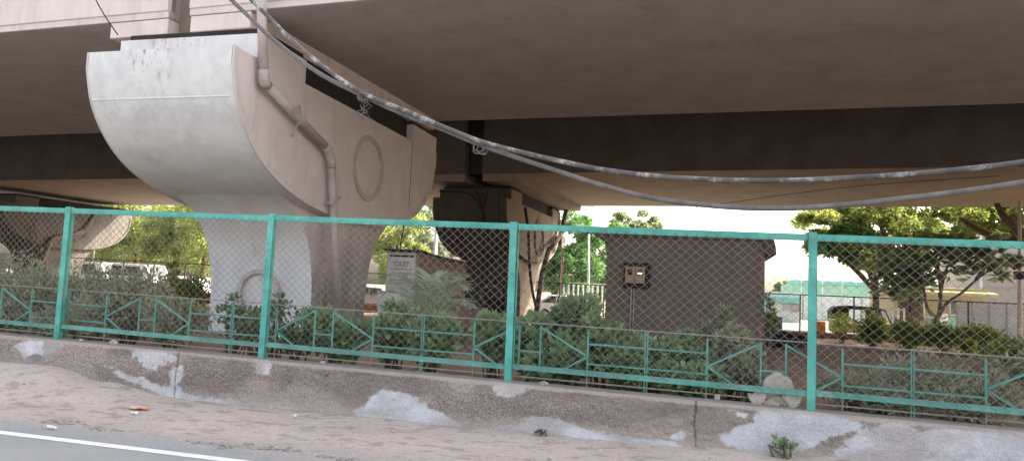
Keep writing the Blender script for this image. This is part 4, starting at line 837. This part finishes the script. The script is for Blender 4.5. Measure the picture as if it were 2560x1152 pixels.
mk_tree('leafy_tree', 'tall yellow-green tree behind the white vehicles', 205, 440, 490, 672, 66, 4, 80, 26, 24000, .30, 'lf_tree_y', 330, .28, 32)
mk_tree('leafy_tree', 'darker tree behind the small lamp pole at the left', 60, 290, 560, 680, 72, 4, 44, 26, 9000, .30, 'lf_tree_d', 210, .25, 33)
mk_tree('leafy_tree', 'sunlit yellow-green tree between the white pier and the shaded pier', 900, 1070, 510, 700, 56, 3, 40, 22, 13000, .27, 'lf_tree_y', 985, .22, 34)
mk_tree('leafy_tree', 'pale tree behind the leaning pylon and shaded pier', 1040, 1200, 500, 640, 70, 3, 30, 22, 9000, .30, 'lf_far', 1120, .22, 35)
mk_tree('dense_tree', 'dense dark green tree between the dark pipe and the brown hut', 1340, 1500, 530, 745, 50, 3, 60, 20, 22000, .22, 'lf_tree_g', 1385, .22, 36)
mk_tree('dense_tree', 'green tree hidden partly by the left corner of the hut', 1430, 1600, 560, 745, 58, 3, 44, 20, 14000, .25, 'lf_tree_g', 1520, .22, 37)
mk_tree('hazy_tree', 'hazy pale tree rising over the roof of the brown hut', 1520, 1650, 522, 640, 85, 3, 40, 11, 9000, .30, 'lf_far', 1580, .25, 38, squash=.5)
mk_tree('hazy_tree', 'small distant tree left of the pale green building', 1938, 1985, 704, 740, 110, 2, 14, 8, 2500, .35, 'lf_far', 1960, .2, 39)
Yt = 45.0
q1 = [at(2262, 800, Yt), at(2258, 700, Yt), at(2240, 640, Yt), at(2215, 590, Yt), at(2190, 545, Yt)]; q2 = [at(2290, 800, Yt), at(2295, 690, Yt), at(2308, 620, Yt), at(2330, 560, Yt), at(2345, 510, Yt)]; q3 = [at(2250, 740, Yt+.6), at(2222, 690, Yt+1), at(2195, 655, Yt+1), at(2180, 630, Yt+1)]
mk_tree('big_tree', 'large spreading tree with twin dark trunks at the right', 1995, 2450, 480, 668, Yt, 4, 150, 22, 52000, .19, 'lf_tree_d', 2285, .34, 40, limbs=[(q1, .36), (q2, .42), (q3, .22)], squash=.6)
q4 = [at(2690, 760, 40), at(2630, 650, 38), at(2560, 608, 36.6), at(2500, 598, 36.4), at(2440, 572, 36.4), at(2400, 545, 36.8)]; q5 = [at(2630, 650, 38), at(2545, 575, 36.8), at(2505, 535, 36.6), at(2480, 480, 37)]
mk_tree('big_tree', 'tree at the right edge reaching in with long dark limbs', 2380, 2720, 460, 600, 41, 2.5, 80, 20, 20000, .19, 'lf_tree_d', 2690, .5, 41, limbs=[(q4, .34), (q5, .30)], squash=.6)
mk_tree('leafy_tree', 'dark drooping tree behind the tall post, left of the twin trunks', 2030, 2200, 570, 650, 43, 2, 40, 16, 9000, .2, 'lf_tree_g', 2190, .2, 43)
def frangipani():
    Yf = 30.5; b = at(2345, 835, Yf); base = np.array([b[0], Yf, .1]); t = thing('frangipani_tree', 'small frangipani tree with grey forked branches before the big tree', 'tree', base); g = np.random.default_rng(8)
    br = [[(2345,850),(2342,800),(2345,790)], [(2345,795),(2318,770),(2310,720),(2300,660)], [(2345,795),(2352,740),(2345,690),(2332,650)], [(2350,740),(2358,700),(2372,660),(2400,630)], [(2345,795),(2365,760),(2400,735),(2440,700),(2480,670)], [(2352,700),(2345,660),(2370,620)], [(2310,720),(2280,690),(2250,680)], [(2440,700),(2480,640),(2510,620)], [(2310,700),(2270,660),(2225,680)]]
    for i, q in enumerate(br):
        P = [at(a, c, Yf+(.4*g.normal() if k else 0)) for k, (a, c) in enumerate(q)]; r0 = .13 if i == 0 else .07; put('branch', MB().tube(spline(P, 4), list(np.linspace(r0, r0*.5, (len(P)-1)*4+1)), 7), 'greybark', t, smooth=True)
    lm = leaf_obj_mesh('lf_frangi', .75); cs = [(2250,680),(2225,700),(2210,720),(2275,705),(2300,655),(2330,645),(2290,690),(2370,618),(2400,628),(2480,668),(2510,618),(2480,600),(2445,640),(2380,665),(2420,655),(2340,620),(2300,620),(2260,640),(2500,690),(2530,650),(2240,660),(2315,675),(2205,690),(2235,705),(2260,720),(2285,735),(2215,660),(2270,675),(2310,705),(2330,690),(2395,600),(2425,615),(2440,665),(2460,630),(2355,600),(2325,600),(2230,735),(2405,680),(2500,655),(2360,640)]
    allP = []; allD = []
    for i, (a, c) in enumerate(cs):
        p = at(a, c, Yf+.6*g.normal())
        for k in range(26):
            th = 2*PI*k/13+g.random()*.5; d = np.array([math.cos(th), math.sin(th)*.8, .25+.5*g.normal()*.6-.1]); 
            if k < 11:
                o = bpy.data.objects.new('leaf', lm); C.objects.link(o); o.parent = t; o.location = p-base; o.rotation_mode = 'QUATERNION'; o.rotation_quaternion = Vector(d).to_track_quat('X', 'Z'); s = .36+.22*g.random(); o.scale = (s, s, s)
            else: allP.append(p-base+.15*g.normal(size=3)); allD.append(d)
    put('foliage', leaf_mesh('foliage', np.array(allP), np.array(allD), .42, .75, g), 'lf_frangi', t, kind='stuff', fixn=False)
frangipani()

# ================================================================ BEYOND THE GARDEN
def far_fence():
    Yf = 37.0
    def zt(x): return 2.03-.0105*x if x < 0 else 2.03
    def yb(x): return Yf-.02*x
    t = thing('iron_fence', 'black iron mesh fence along the far side of the garden', 'fence', (-10, Yf, .2)); xs = list(np.arange(-52, 22, 2.35))
    for a, b in zip(xs[:-1], xs[1:]):
        m = MB(); m.bar((a, yb(a), zt(a)), (b, yb(b), zt(b)), .05, .05); put('top_rail', m, 'iron', t)
        m = MB(); m.bar((a, yb(a), zt(a)-1.72), (b, yb(b), zt(b)-1.72), .04, .04); put('bottom_rail', m, 'iron', t)
        m = MB(); m.bar((a, yb(a), -.05), (a, yb(a), zt(a)+.02), .06, .06, up=(0, 1, 0)); put('post', m, 'iron', t)
    me = chain_link('wire_mesh', xs[0], xs[-1], zt(xs[0])-1.7, zt(xs[-1])-1.7, 1.72, Yf, .11, .09, .0045, 9, 0)
    v = np.empty(len(me.vertices)*3, np.float32); me.vertices.foreach_get('co', v); v = v.reshape(-1, 3); v[:, 1] += -.02*v[:, 0]+.0; f = np.where(v[:, 0] < 0, -.0105*v[:, 0], 0); fr = (v[:, 0]-xs[0])/(xs[-1]-xs[0]); lin = -.0105*xs[0]*(1-fr); v[:, 2] += f-lin; v -= np.array(t.location, np.float32); me.vertices.foreach_set('co', v.ravel()); me.update()
    put('wire_mesh', me, 'iron', t, kind='stuff', fixn=False)
    m = MB(); m.add([(-52, yb(-52)-.12, -.05), (22, yb(22)-.12, -.05), (22, yb(22)+.1, -.05), (-52, yb(-52)+.1, -.05), (-52, yb(-52)-.12, .82), (-.5, yb(0)-.12, .28), (22, yb(22)-.12, .28), (22, yb(22)+.1, .28), (-.5, yb(0)+.1, .28), (-52, yb(-52)+.1, .82)], [(4, 5, 8, 9), (5, 6, 7, 8), (0, 1, 6, 5, 4), (2, 3, 9, 8, 7), (1, 2, 7, 6), (3, 0, 4, 9)]); put('plinth', m, 'terracotta', t)
far_fence()
def car(name, label, px, Y, paint, flip=False, L_=4.1, H=1.5, rot=0.0, van=False):
    p = at(px, 740, Y); base = np.array([p[0], Y, -.02]); t = thing(name, label, 'car' if not van else 'van', (0, 0, 0), 'vehicles parked beyond the far fence'); w = .84
    if van: prof = [(-2.2,.35),(2.2,.35),(2.22,.8),(2.05,1.15),(1.55,1.95),(-2.1,2.0),(-2.2,1.8)]; win = [(1.35,1.18),(1.1,1.8),(-1.9,1.82),(-1.95,1.2)]
    else: prof = [(-2.05,.32),(2.05,.32),(2.08,.62),(1.9,.80),(1.05,.95),(.45,1.42),(-.95,1.48),(-1.75,1.0),(-2.05,.93)]; win = [(.92,.97),(.42,1.36),(-.88,1.40),(-1.5,1.0)]
    b = MB().prism(prof, 'y', -w, w); put('body', b, paint, t, bevel=.07)
    for s in (-1, 1):
        m = MB().prism(win, 'y', s*w, s*(w+.008)); wd = put('side_window', m, 'glass', t)
        mx = (win[0][0]+win[-1][0])/2; m = MB(); m.box((mx-.04, min(s*w, s*(w+.016)), win[0][1]), (mx+.04, max(s*w, s*(w+.016)), win[1][1]+.02)); put('pillar', m, paint, wd)
        for x in (-1.28, 1.30):
            m = MB().tube([(x, s*(w-.16), .31), (x, s*(w+.02), .31)], .31, 18); wh = put('wheel', m, 'tyre', t); m = MB().tube([(x, s*(w+.0), .31), (x, s*(w+.03), .31)], .18, 14); put('rim', m, 'steel', wh)
        m = MB(); zz = .72 if not van else .85; m.box((1.97, min(s*.5, s*.76), zz-.07), (2.10 if not van else 2.24, max(s*.5, s*.76), zz+.07)); put('headlight', m, 'lamp', t, bevel=.02)
    a = prof[4] if not van else prof[3]; c = prof[5] if not van else prof[4]; m = MB(); m.add([(a[0]+.012,-w*.86,a[1]+.02),(a[0]+.012,w*.86,a[1]+.02),(c[0]+.022,w*.8,c[1]-.03),(c[0]+.022,-w*.8,c[1]-.03),(a[0]-.05,-w*.86,a[1]+.02),(a[0]-.05,w*.86,a[1]+.02),(c[0]-.05,w*.8,c[1]-.05),(c[0]-.05,-w*.8,c[1]-.05)], [(0,1,2,3),(0,3,7,4),(1,5,6,2),(3,2,6,7),(0,4,5,1)]); put('windscreen', m, 'glass', t)
    t.location = base; t.rotation_euler = (0, 0, rot+(PI if flip else 0)); t.scale = (1.2,)*3 if van else (1,)*3; return t
car('parked_van', 'long white van behind the far fence at the left', 225, 46.5, 'carw', van=True, rot=-.05)
car('parked_van', 'white van nose to tail behind the far fence left of the white pier', 335, 47.5, 'carw', van=True, rot=-.05)
car('parked_car', 'silver car with sloping screen just left of the white pier', 455, 42.5, 'carw', flip=True, rot=-.05)
car('parked_car', 'pale car glimpsed between the white pier and the kiosk', 945, 42, 'cars', rot=.1)
car('parked_car', 'pale car beyond the far fence right of the dark pipe', 1420, 44, 'carw', rot=.05)
def rickshaw():
    Yr = 39.6; p = at(2150, 840, Yr); base = np.array([p[0], Yr, -.02]); t = thing('autorickshaw', 'black-hooded autorickshaw passing behind the far fence', 'autorickshaw', (0, 0, 0)); w = .62
    b = MB().prism([(-1.35,.30),(1.05,.30),(1.42,.55),(1.30,.86),(1.05,.80),(.85,.42),(.2,.42),(.15,.62),(-.75,.62),(-1.38,.95)], 'y', -w, w); put('body', b, 'yellow', t, bevel=.04)
    r = MB().prism([(-1.40,.95),(-1.44,1.35),(-1.25,1.56),(-.6,1.64),(.55,1.62),(1.0,1.52),(1.02,1.44),(-.62,1.46),(-.66,.98)], 'y', -w-.01, w+.01); put('hood', r, 'canopy', t, bevel=.04)
    for s in (-1, 1):
        m = MB(); m.bar((.35, s*.58, .62), (.42, s*.58, 1.5), .05, .05); put('pillar', m, 'canopy', t); m = MB(); m.bar((1.28, s*.56, .84), (1.0, s*.57, 1.5), .05, .05); put('screen_post', m, 'canopy', t)
        m = MB().tube([(-.95, s*.5, .24), (-.95, s*.6, .24)], .24, 16); wh = put('wheel', m, 'tyre', t); put('rim', MB().tube([(-.95, s*.58, .24), (-.95, s*.615, .24)], .13, 12), 'steel', wh)
        put('headlight', MB().blob((1.40, s*.25, .72), (.06, .08, .08), 2, 0, 2), 'lamp', t)
    wh = put('wheel', MB().tube([(1.25, -.05, .24), (1.25, .05, .24)], .24, 16), 'tyre', t); put('mudguard', MB().prism([(1.0,.30),(1.05,.5),(1.3,.56),(1.5,.44),(1.52,.36),(1.3,.5),(1.08,.42)], 'y', -.09, .09), 'yellow', wh)
    m = MB(); m.box((-.7, -.55, .62), (-.15, .55, .74)); m.box((-.72, -.55, .74), (-.6, .55, 1.2)); put('rear_seat', m, 'roofslab', t, bevel=.03)
    m = MB(); m.box((.2, -.3, .621), (.5, .3, .74)); put('driver_seat', m, 'roofslab', t, bevel=.03)
    m = MB(); m.tube([(1.2, 0, .5), (.98, 0, 1.0)], .025, 6); m.tube([(.96, -.3, 1.02), (.98, 0, 1.0), (.96, .3, 1.02)], .018, 6); put('handlebar', m, 'canopy', t)
    m = MB(); m.add([(1.26,-.53,.88),(1.26,.53,.88),(1.01,.53,1.47),(1.01,-.53,1.47)], [(0,1,2,3)]); 
    t.location = base; t.rotation_euler = (0, 0, .02)
    # seated driver
    pr = thing('person', 'seated driver in a pinkish shirt at the handlebar of the autorickshaw', 'person', base+np.array([.33, 0, .72]))
    me = bpy.data.meshes.new('body'); V = [(0,0,.08),(0,0,.30),(.02,0,.48),(.03,0,.56),(.06,0,.66),(.07,0,.76),(.02,.19,.47),(.22,.26,.26),(.52,.27,.30),(.60,.27,.31),(.02,-.19,.47),(.22,-.26,.26),(.52,-.27,.30),(.60,-.27,.31),(.05,.1,.06),(.45,.13,.08),(.48,.13,-.30),(.60,.13,-.33),(.05,-.1,.06),(.45,-.13,.08),(.48,-.13,-.30),(.60,-.13,-.33)]
    E_ = [(0,1),(1,2),(2,3),(3,4),(4,5),(2,6),(6,7),(7,8),(8,9),(2,10),(10,11),(11,12),(12,13),(0,14),(14,15),(15,16),(16,17),(0,18),(18,19),(19,20),(20,21)]; rr = [.15,.15,.15,.06,.085,.08,.07,.05,.04,.045,.07,.05,.04,.045,.09,.07,.05,.045,.09,.07,.05,.045]
    me.from_pydata(V, E_, []); o = bpy.data.objects.new('body', me); C.objects.link(o); o.parent = pr; sk = o.modifiers.new('skin', 'SKIN'); 
    for i, sv in enumerate(me.skin_vertices[0].data): sv.radius = (rr[i], rr[i]); sv.use_root = (i == 0)
    sb = o.modifiers.new('sub', 'SUBSURF'); sb.levels = 1; sb.render_levels = 2; me.materials.append(M['cloth'])
    put('hair', MB().blob(np.array(pr.location)+[.045, 0, .79], (.105, .095, .085), 4, .05, 2), 'hair', pr, smooth=True)
    put('face', MB().blob(np.array(pr.location)+[.105, 0, .715], (.06, .065, .085), 5, .06, 2), 'skin', pr, smooth=True)
rickshaw()
def windows(t, rects, y, mat='glass', frame='whitepaint'):
    for x0, x1, z0, z1 in rects:
        m = MB(); m.box((x0-.06, y-.05, z0-.06), (x1+.06, y-.002, z1+.06)); f = put('window', m, frame, t); m = MB(); m.box((x0, y-.065, z0), (x1, y-.048, z1)); put('pane', m, mat, f)
def green_hall():
    Yg = 82.; a = at(1980, 760, Yg); b = at(2235, 760, Yg); zr = at(2100, 712, Yg)[2]; ze = at(2100, 742, Yg)[2]; zt = at(2060, 696, Yg)[2]
    t = thing('green_hall', 'pale green hall with grey roof and flag poles beyond the road', 'building', ((a[0]+b[0])/2, Yg, 0)); x0, x1 = a[0], b[0]+6
    m = MB(); m.box((x0, Yg, -.05), (x1, Yg+12, zr)); put('wall', m, 'green_wall', t); m = MB(); m.box((x0-.3, Yg-.25, zr), (x1+.3, Yg-.003, zr+.35)); put('eaves', m, 'turq', t)
    m = MB(); m.prism([(Yg-.2, zr+.36), (Yg+.2, zt), (Yg+12, zt), (Yg+12.2, zr+.36)], 'x', x0+2.5, x1); put('roof', m, 'greyroof', t)
    m = MB(); m.box((x0+.02, Yg-.12, -.05), (x1, Yg-.004, ze)); put('lower_wall', m, 'greenwhite', t)
    for i in range(9):
        x = x0+1+i*1.9; m = MB(); m.box((x, Yg-.2, -.05), (x+.12, Yg-.121, ze)); put('pilaster', m, 'cwall', t)
    for k, px in enumerate((2002, 2055, 2104)):
        q = at(px, 740, Yg-3); tp = at(px+2, 668, Yg-3); single('flag_pole', MB().tube([(q[0], Yg-3, -.05), tp], .06, 6), 'steel', ('leftmost', 'middle', 'rightmost')[k]+' slim mast before the pale green hall', 'mast', 'masts before the green hall')
def shopfront():
    Ys = 66.; a = at(1895, 760, Ys); b = at(2000, 760, Ys); t = thing('shop_building', 'low white shop with turquoise fascia board left of the tall post', 'building', ((a[0]+b[0])/2, Ys, 0)); z0, z1, z2 = at(1950, 756, Ys)[2], at(1950, 742, Ys)[2], at(1950, 729, Ys)[2]
    m = MB(); m.box((a[0]-4, Ys, -.05), (b[0], Ys+8, z2)); put('wall', m, 'greenwhite', t); m = MB(); m.box((a[0]-4, Ys-.3, z0), (b[0]-.05, Ys-.003, z1)); put('fascia_board', m, 'turq', t)
    m = MB(); p = at(1955, 756, Ys); q = at(1997, 800, Ys); m.box((p[0], Ys-.05, .9), (q[0], Ys-.003, z0-.05)); put('shutter', m, 'panel', t)
    r = MB(); c = at(1988, 769, Ys); r.ring((c[0], Ys-.06, c[2]), (0, -1, 0), .22, .42, .05, 20); put('round_emblem', r, 'cwall', t)
    g = np.random.default_rng(6); m = MB(); x = a[0]-.2
    while x < b[0]-1.4: m.box((x, Ys-.33, z0+.14), (x+.22, Ys-.301, z0+.14+.26*(.7+.3*g.random()))); x += .34 if g.random() > .2 else .7
    put('faded_lettering', m, 'cwall', t)
def right_buildings():
    Yp = 58.; a = at(2456, 700, Yp); zt = at(2500, 560, Yp)[2]; t = thing('beige_building', 'tall plain beige building wall at the right edge', 'building', (a[0]+8, Yp, 0))
    m = MB(); m.box((a[0], Yp, -.05), (a[0]+18, Yp+10, zt)); put('wall', m, 'pinkwall', t); 
    for z in (at(2500, 720, Yp)[2], at(2500, 630, Yp)[2]): m = MB(); m.box((a[0]-.02, Yp-.035, z), (a[0]+18, Yp-.002, z+.10)); put('band', m, 'cwall', t)
    m = MB(); m.tube([(a[0]-.12, Yp-.1, 0), (a[0]-.12, Yp-.1, zt)], .09, 8); put('downpipe', m, 'whitepaint', t)
    Yh = 52.; p = at(2372, 760, Yh); q = at(2470, 760, Yh); t = thing('yellow_house', 'low yellow house with sloping eaves behind the frangipani', 'building', ((p[0]+q[0])/2, Yh, 0)); z1 = at(2360, 720, Yh)[2]; z2 = at(2455, 700, Yh)[2]
    m = MB(); m.box((p[0]-3.2, Yh, -.05), (q[0], Yh+7, z1)); put('wall', m, 'yellow_wall', t); zz = at(2370, 740, Yh)[2]
    m = MB(); m.box((p[0]-3.2, Yh-.04, -.05), (q[0], Yh-.002, 1.15)); put('dado', m, 'green_wall', t)
    r = MB(); r.add([(p[0]-3.3, Yh-1.2, z1-.45), (q[0]+.2, Yh-1.2, z1-.45), (q[0]+.2, Yh+3.5, z1-.05), (p[0]-3.8, Yh+3.5, z1-.05), (p[0]-3.8, Yh-1.2, z1-.28), (q[0]+.2, Yh-1.2, z1-.28), (q[0]+.2, Yh+3.5, z1+.13), (p[0]-3.8, Yh+3.5, z1+.13)], [(0,3,2,1),(4,5,6,7),(0,1,5,4),(1,2,6,5),(2,3,7,6),(3,0,4,7)]); put('roof', r, 'eave_yellow', t)
    windows(t, [(p[0]+.1+i*1.1, p[0]+.75+i*1.1, 1.35, 2.15) for i in range(3)], Yh)
    Yw = 45.; 
    t = thing('panel_gate', 'grey sheet-metal panels screening the yard below the beige building', 'panel fence', (at(2475, 800, Yw)[0], Yw, 0)); xs_ = [at(x, 800, Yw)[0] for x in (2392, 2432, 2474, 2518, 2566, 2620)]; zt = at(2450, 757, Yw)[2]
    for i in range(5):
        m = MB(); m.box((xs_[i]+.03, Yw, -.05), (xs_[i+1]-.03, Yw+.04, zt)); put('panel', m, 'panel', t); m = MB(); m.box((xs_[i]-.04, Yw-.05, -.05), (xs_[i]+.029, Yw-.002, zt+.03)); put('post', m, 'cwall', t)
    m = MB(); m.bar((xs_[0], Yw-.03, zt-.35), (xs_[-1], Yw-.03, zt-.35), .03, .05); put('rail', m, 'steel', t)
    t = thing('compound_wall', 'low grey compound wall left of the sheet-metal panels', 'wall', (at(2330, 800, Yw)[0], Yw+.5, 0)); x0, x1 = at(2215, 800, Yw)[0], at(2388, 800, Yw)[0]; m = MB(); m.box((x0, Yw+1.2, -.05), (x1, Yw+1.45, at(2340, 800, Yw)[2]+.1)); put('wall', m, 'cwall', t)
    for px in (2230, 2376): x = at(px, 800, Yw)[0]; m = MB(); m.box((x-.2, Yw+1.12, -.05), (x+.2, Yw+1.5, at(2340, 790, Yw)[2]+.15)); put('pier', m, 'whitepaint', t)
def white_railing():
    Yw = 47.; t = thing('white_railing', 'white picket railing beyond the far fence left of the hut', 'railing', (at(1460, 780, Yw)[0], Yw, 0)); x0, x1 = at(1395, 780, Yw)[0], at(1560, 780, Yw)[0]; zt = at(1450, 708, Yw)[2]
    for z in (zt, .35): m = MB(); m.bar((x0, Yw, z), (x1, Yw, z), .06, .06); put('rail', m, 'whitepaint', t)
    for x in np.arange(x0, x1, .32): m = MB(); m.box((x-.05, Yw-.03, -.05), (x+.05, Yw+.03, zt+.05)); put('picket', m, 'whitepaint', t)
    t = thing('picket_fence', 'short pale picket fence behind the right end of the autorickshaw', 'railing', (at(2220, 790, 43)[0], 43, 0)); x0, x1 = at(2205, 780, 43)[0], at(2262, 780, 43)[0]; zt = at(2230, 768, 43)[2]
    m = MB(); m.bar((x0, 43, zt-.1), (x1, 43, zt-.1), .05, .06); put('rail', m, 'whitepaint', t)
    for x in np.arange(x0, x1, .27): m = MB(); m.box((x-.045, 42.96, -.05), (x+.045, 43.03, zt)); put('picket', m, 'whitepaint', t)
green_hall(); shopfront(); right_buildings(); white_railing()
def pole(px, pyt, pyb, Y, r, lab, mat='steel', arm=None, lean=0):
    a = at(px, pyb, Y); b = at(px+lean, pyt, Y); t = thing('street_pole', lab, 'pole', (a[0], Y, -.05), 'poles beyond the garden'); put('shaft', MB().tube([(a[0], Y, -.05), (b[0], Y, b[2])], [r*1.2, r*.8], 8), mat, t, smooth=True)
    if arm: q = at(px+arm[0], pyt+arm[1], Y); put('lamp_arm', MB().tube([(b[0], Y, b[2]-.2), q], r*.6, 6), mat, t); put('lamp_head', MB().bar(q, q+np.array([px2m(arm[0]*.7, q), 0, .1]), .22, .1), mat, t)
    return t
pole(1472, 585, 740, 46, .075, 'slim pale metal pole between the dense tree and the hut')
pole(236, 608, 660, 55, .09, 'short lamp pole with slanted head before the left trees', 'cwall', (16, -14))
pole(1078, 520, 700, 48, .13, 'leaning pale pylon pole behind the kiosk roof', 'panel', None, 18)
pole(1094, 500, 700, 49, .06, 'thin pale pole right of the leaning pylon', 'panel')
pole(2549, 430, 860, 36, .085, 'tall pale pole at the right edge with a dark box', 'panel')
c = at(2544, 655, 35.7); m = MB().blob(c, (.35, .2, .3), 5, .35, 2); m.box(c+np.array([-.12, -.15, -.75]), c+np.array([.2, .15, -.4])); single('cable_coil', m, 'iron', 'dark bundle and box hung on the pole at the right edge', 'cable bundle')
single('aerial_wire', MB().tube(spline([at(150, 520, 60), at(330, 562, 58), at(700, 580, 56)], 6), .02, 4), 'black', 'thin overhead wire crossing the left trees', 'wire')
single('aerial_wire', MB().tube(spline([at(1380, 520, 60), at(1700, 512, 60), at(1900, 574, 56), at(2200, 565, 50)], 6), .012, 4), 'black', 'thin overhead wire above the brown hut roof', 'wire')
single('hanging_wire', MB().tube([at(1010, 560, 17.2), at(1001, 615, 17.2)], .018, 5), 'black', 'short dark wire dropping to the kiosk roof', 'wire')
q = at(2052, 815, 41); m = MB(); m.box((q[0]-.25, 41, -.02), (q[0]+.25, 41.5, q[2]+.25)); single('orange_bag', m, 'orange', 'orange bundle left of the autorickshaw', 'bundle', bevel=.08)
q = at(1942, 803, 40); single('blue_drum', MB().tube([(q[0], 40, -.02), (q[0], 40, q[2]+.25)], .28, 14), 'blue', 'blue drum near the hut corner beyond the far fence', 'drum')
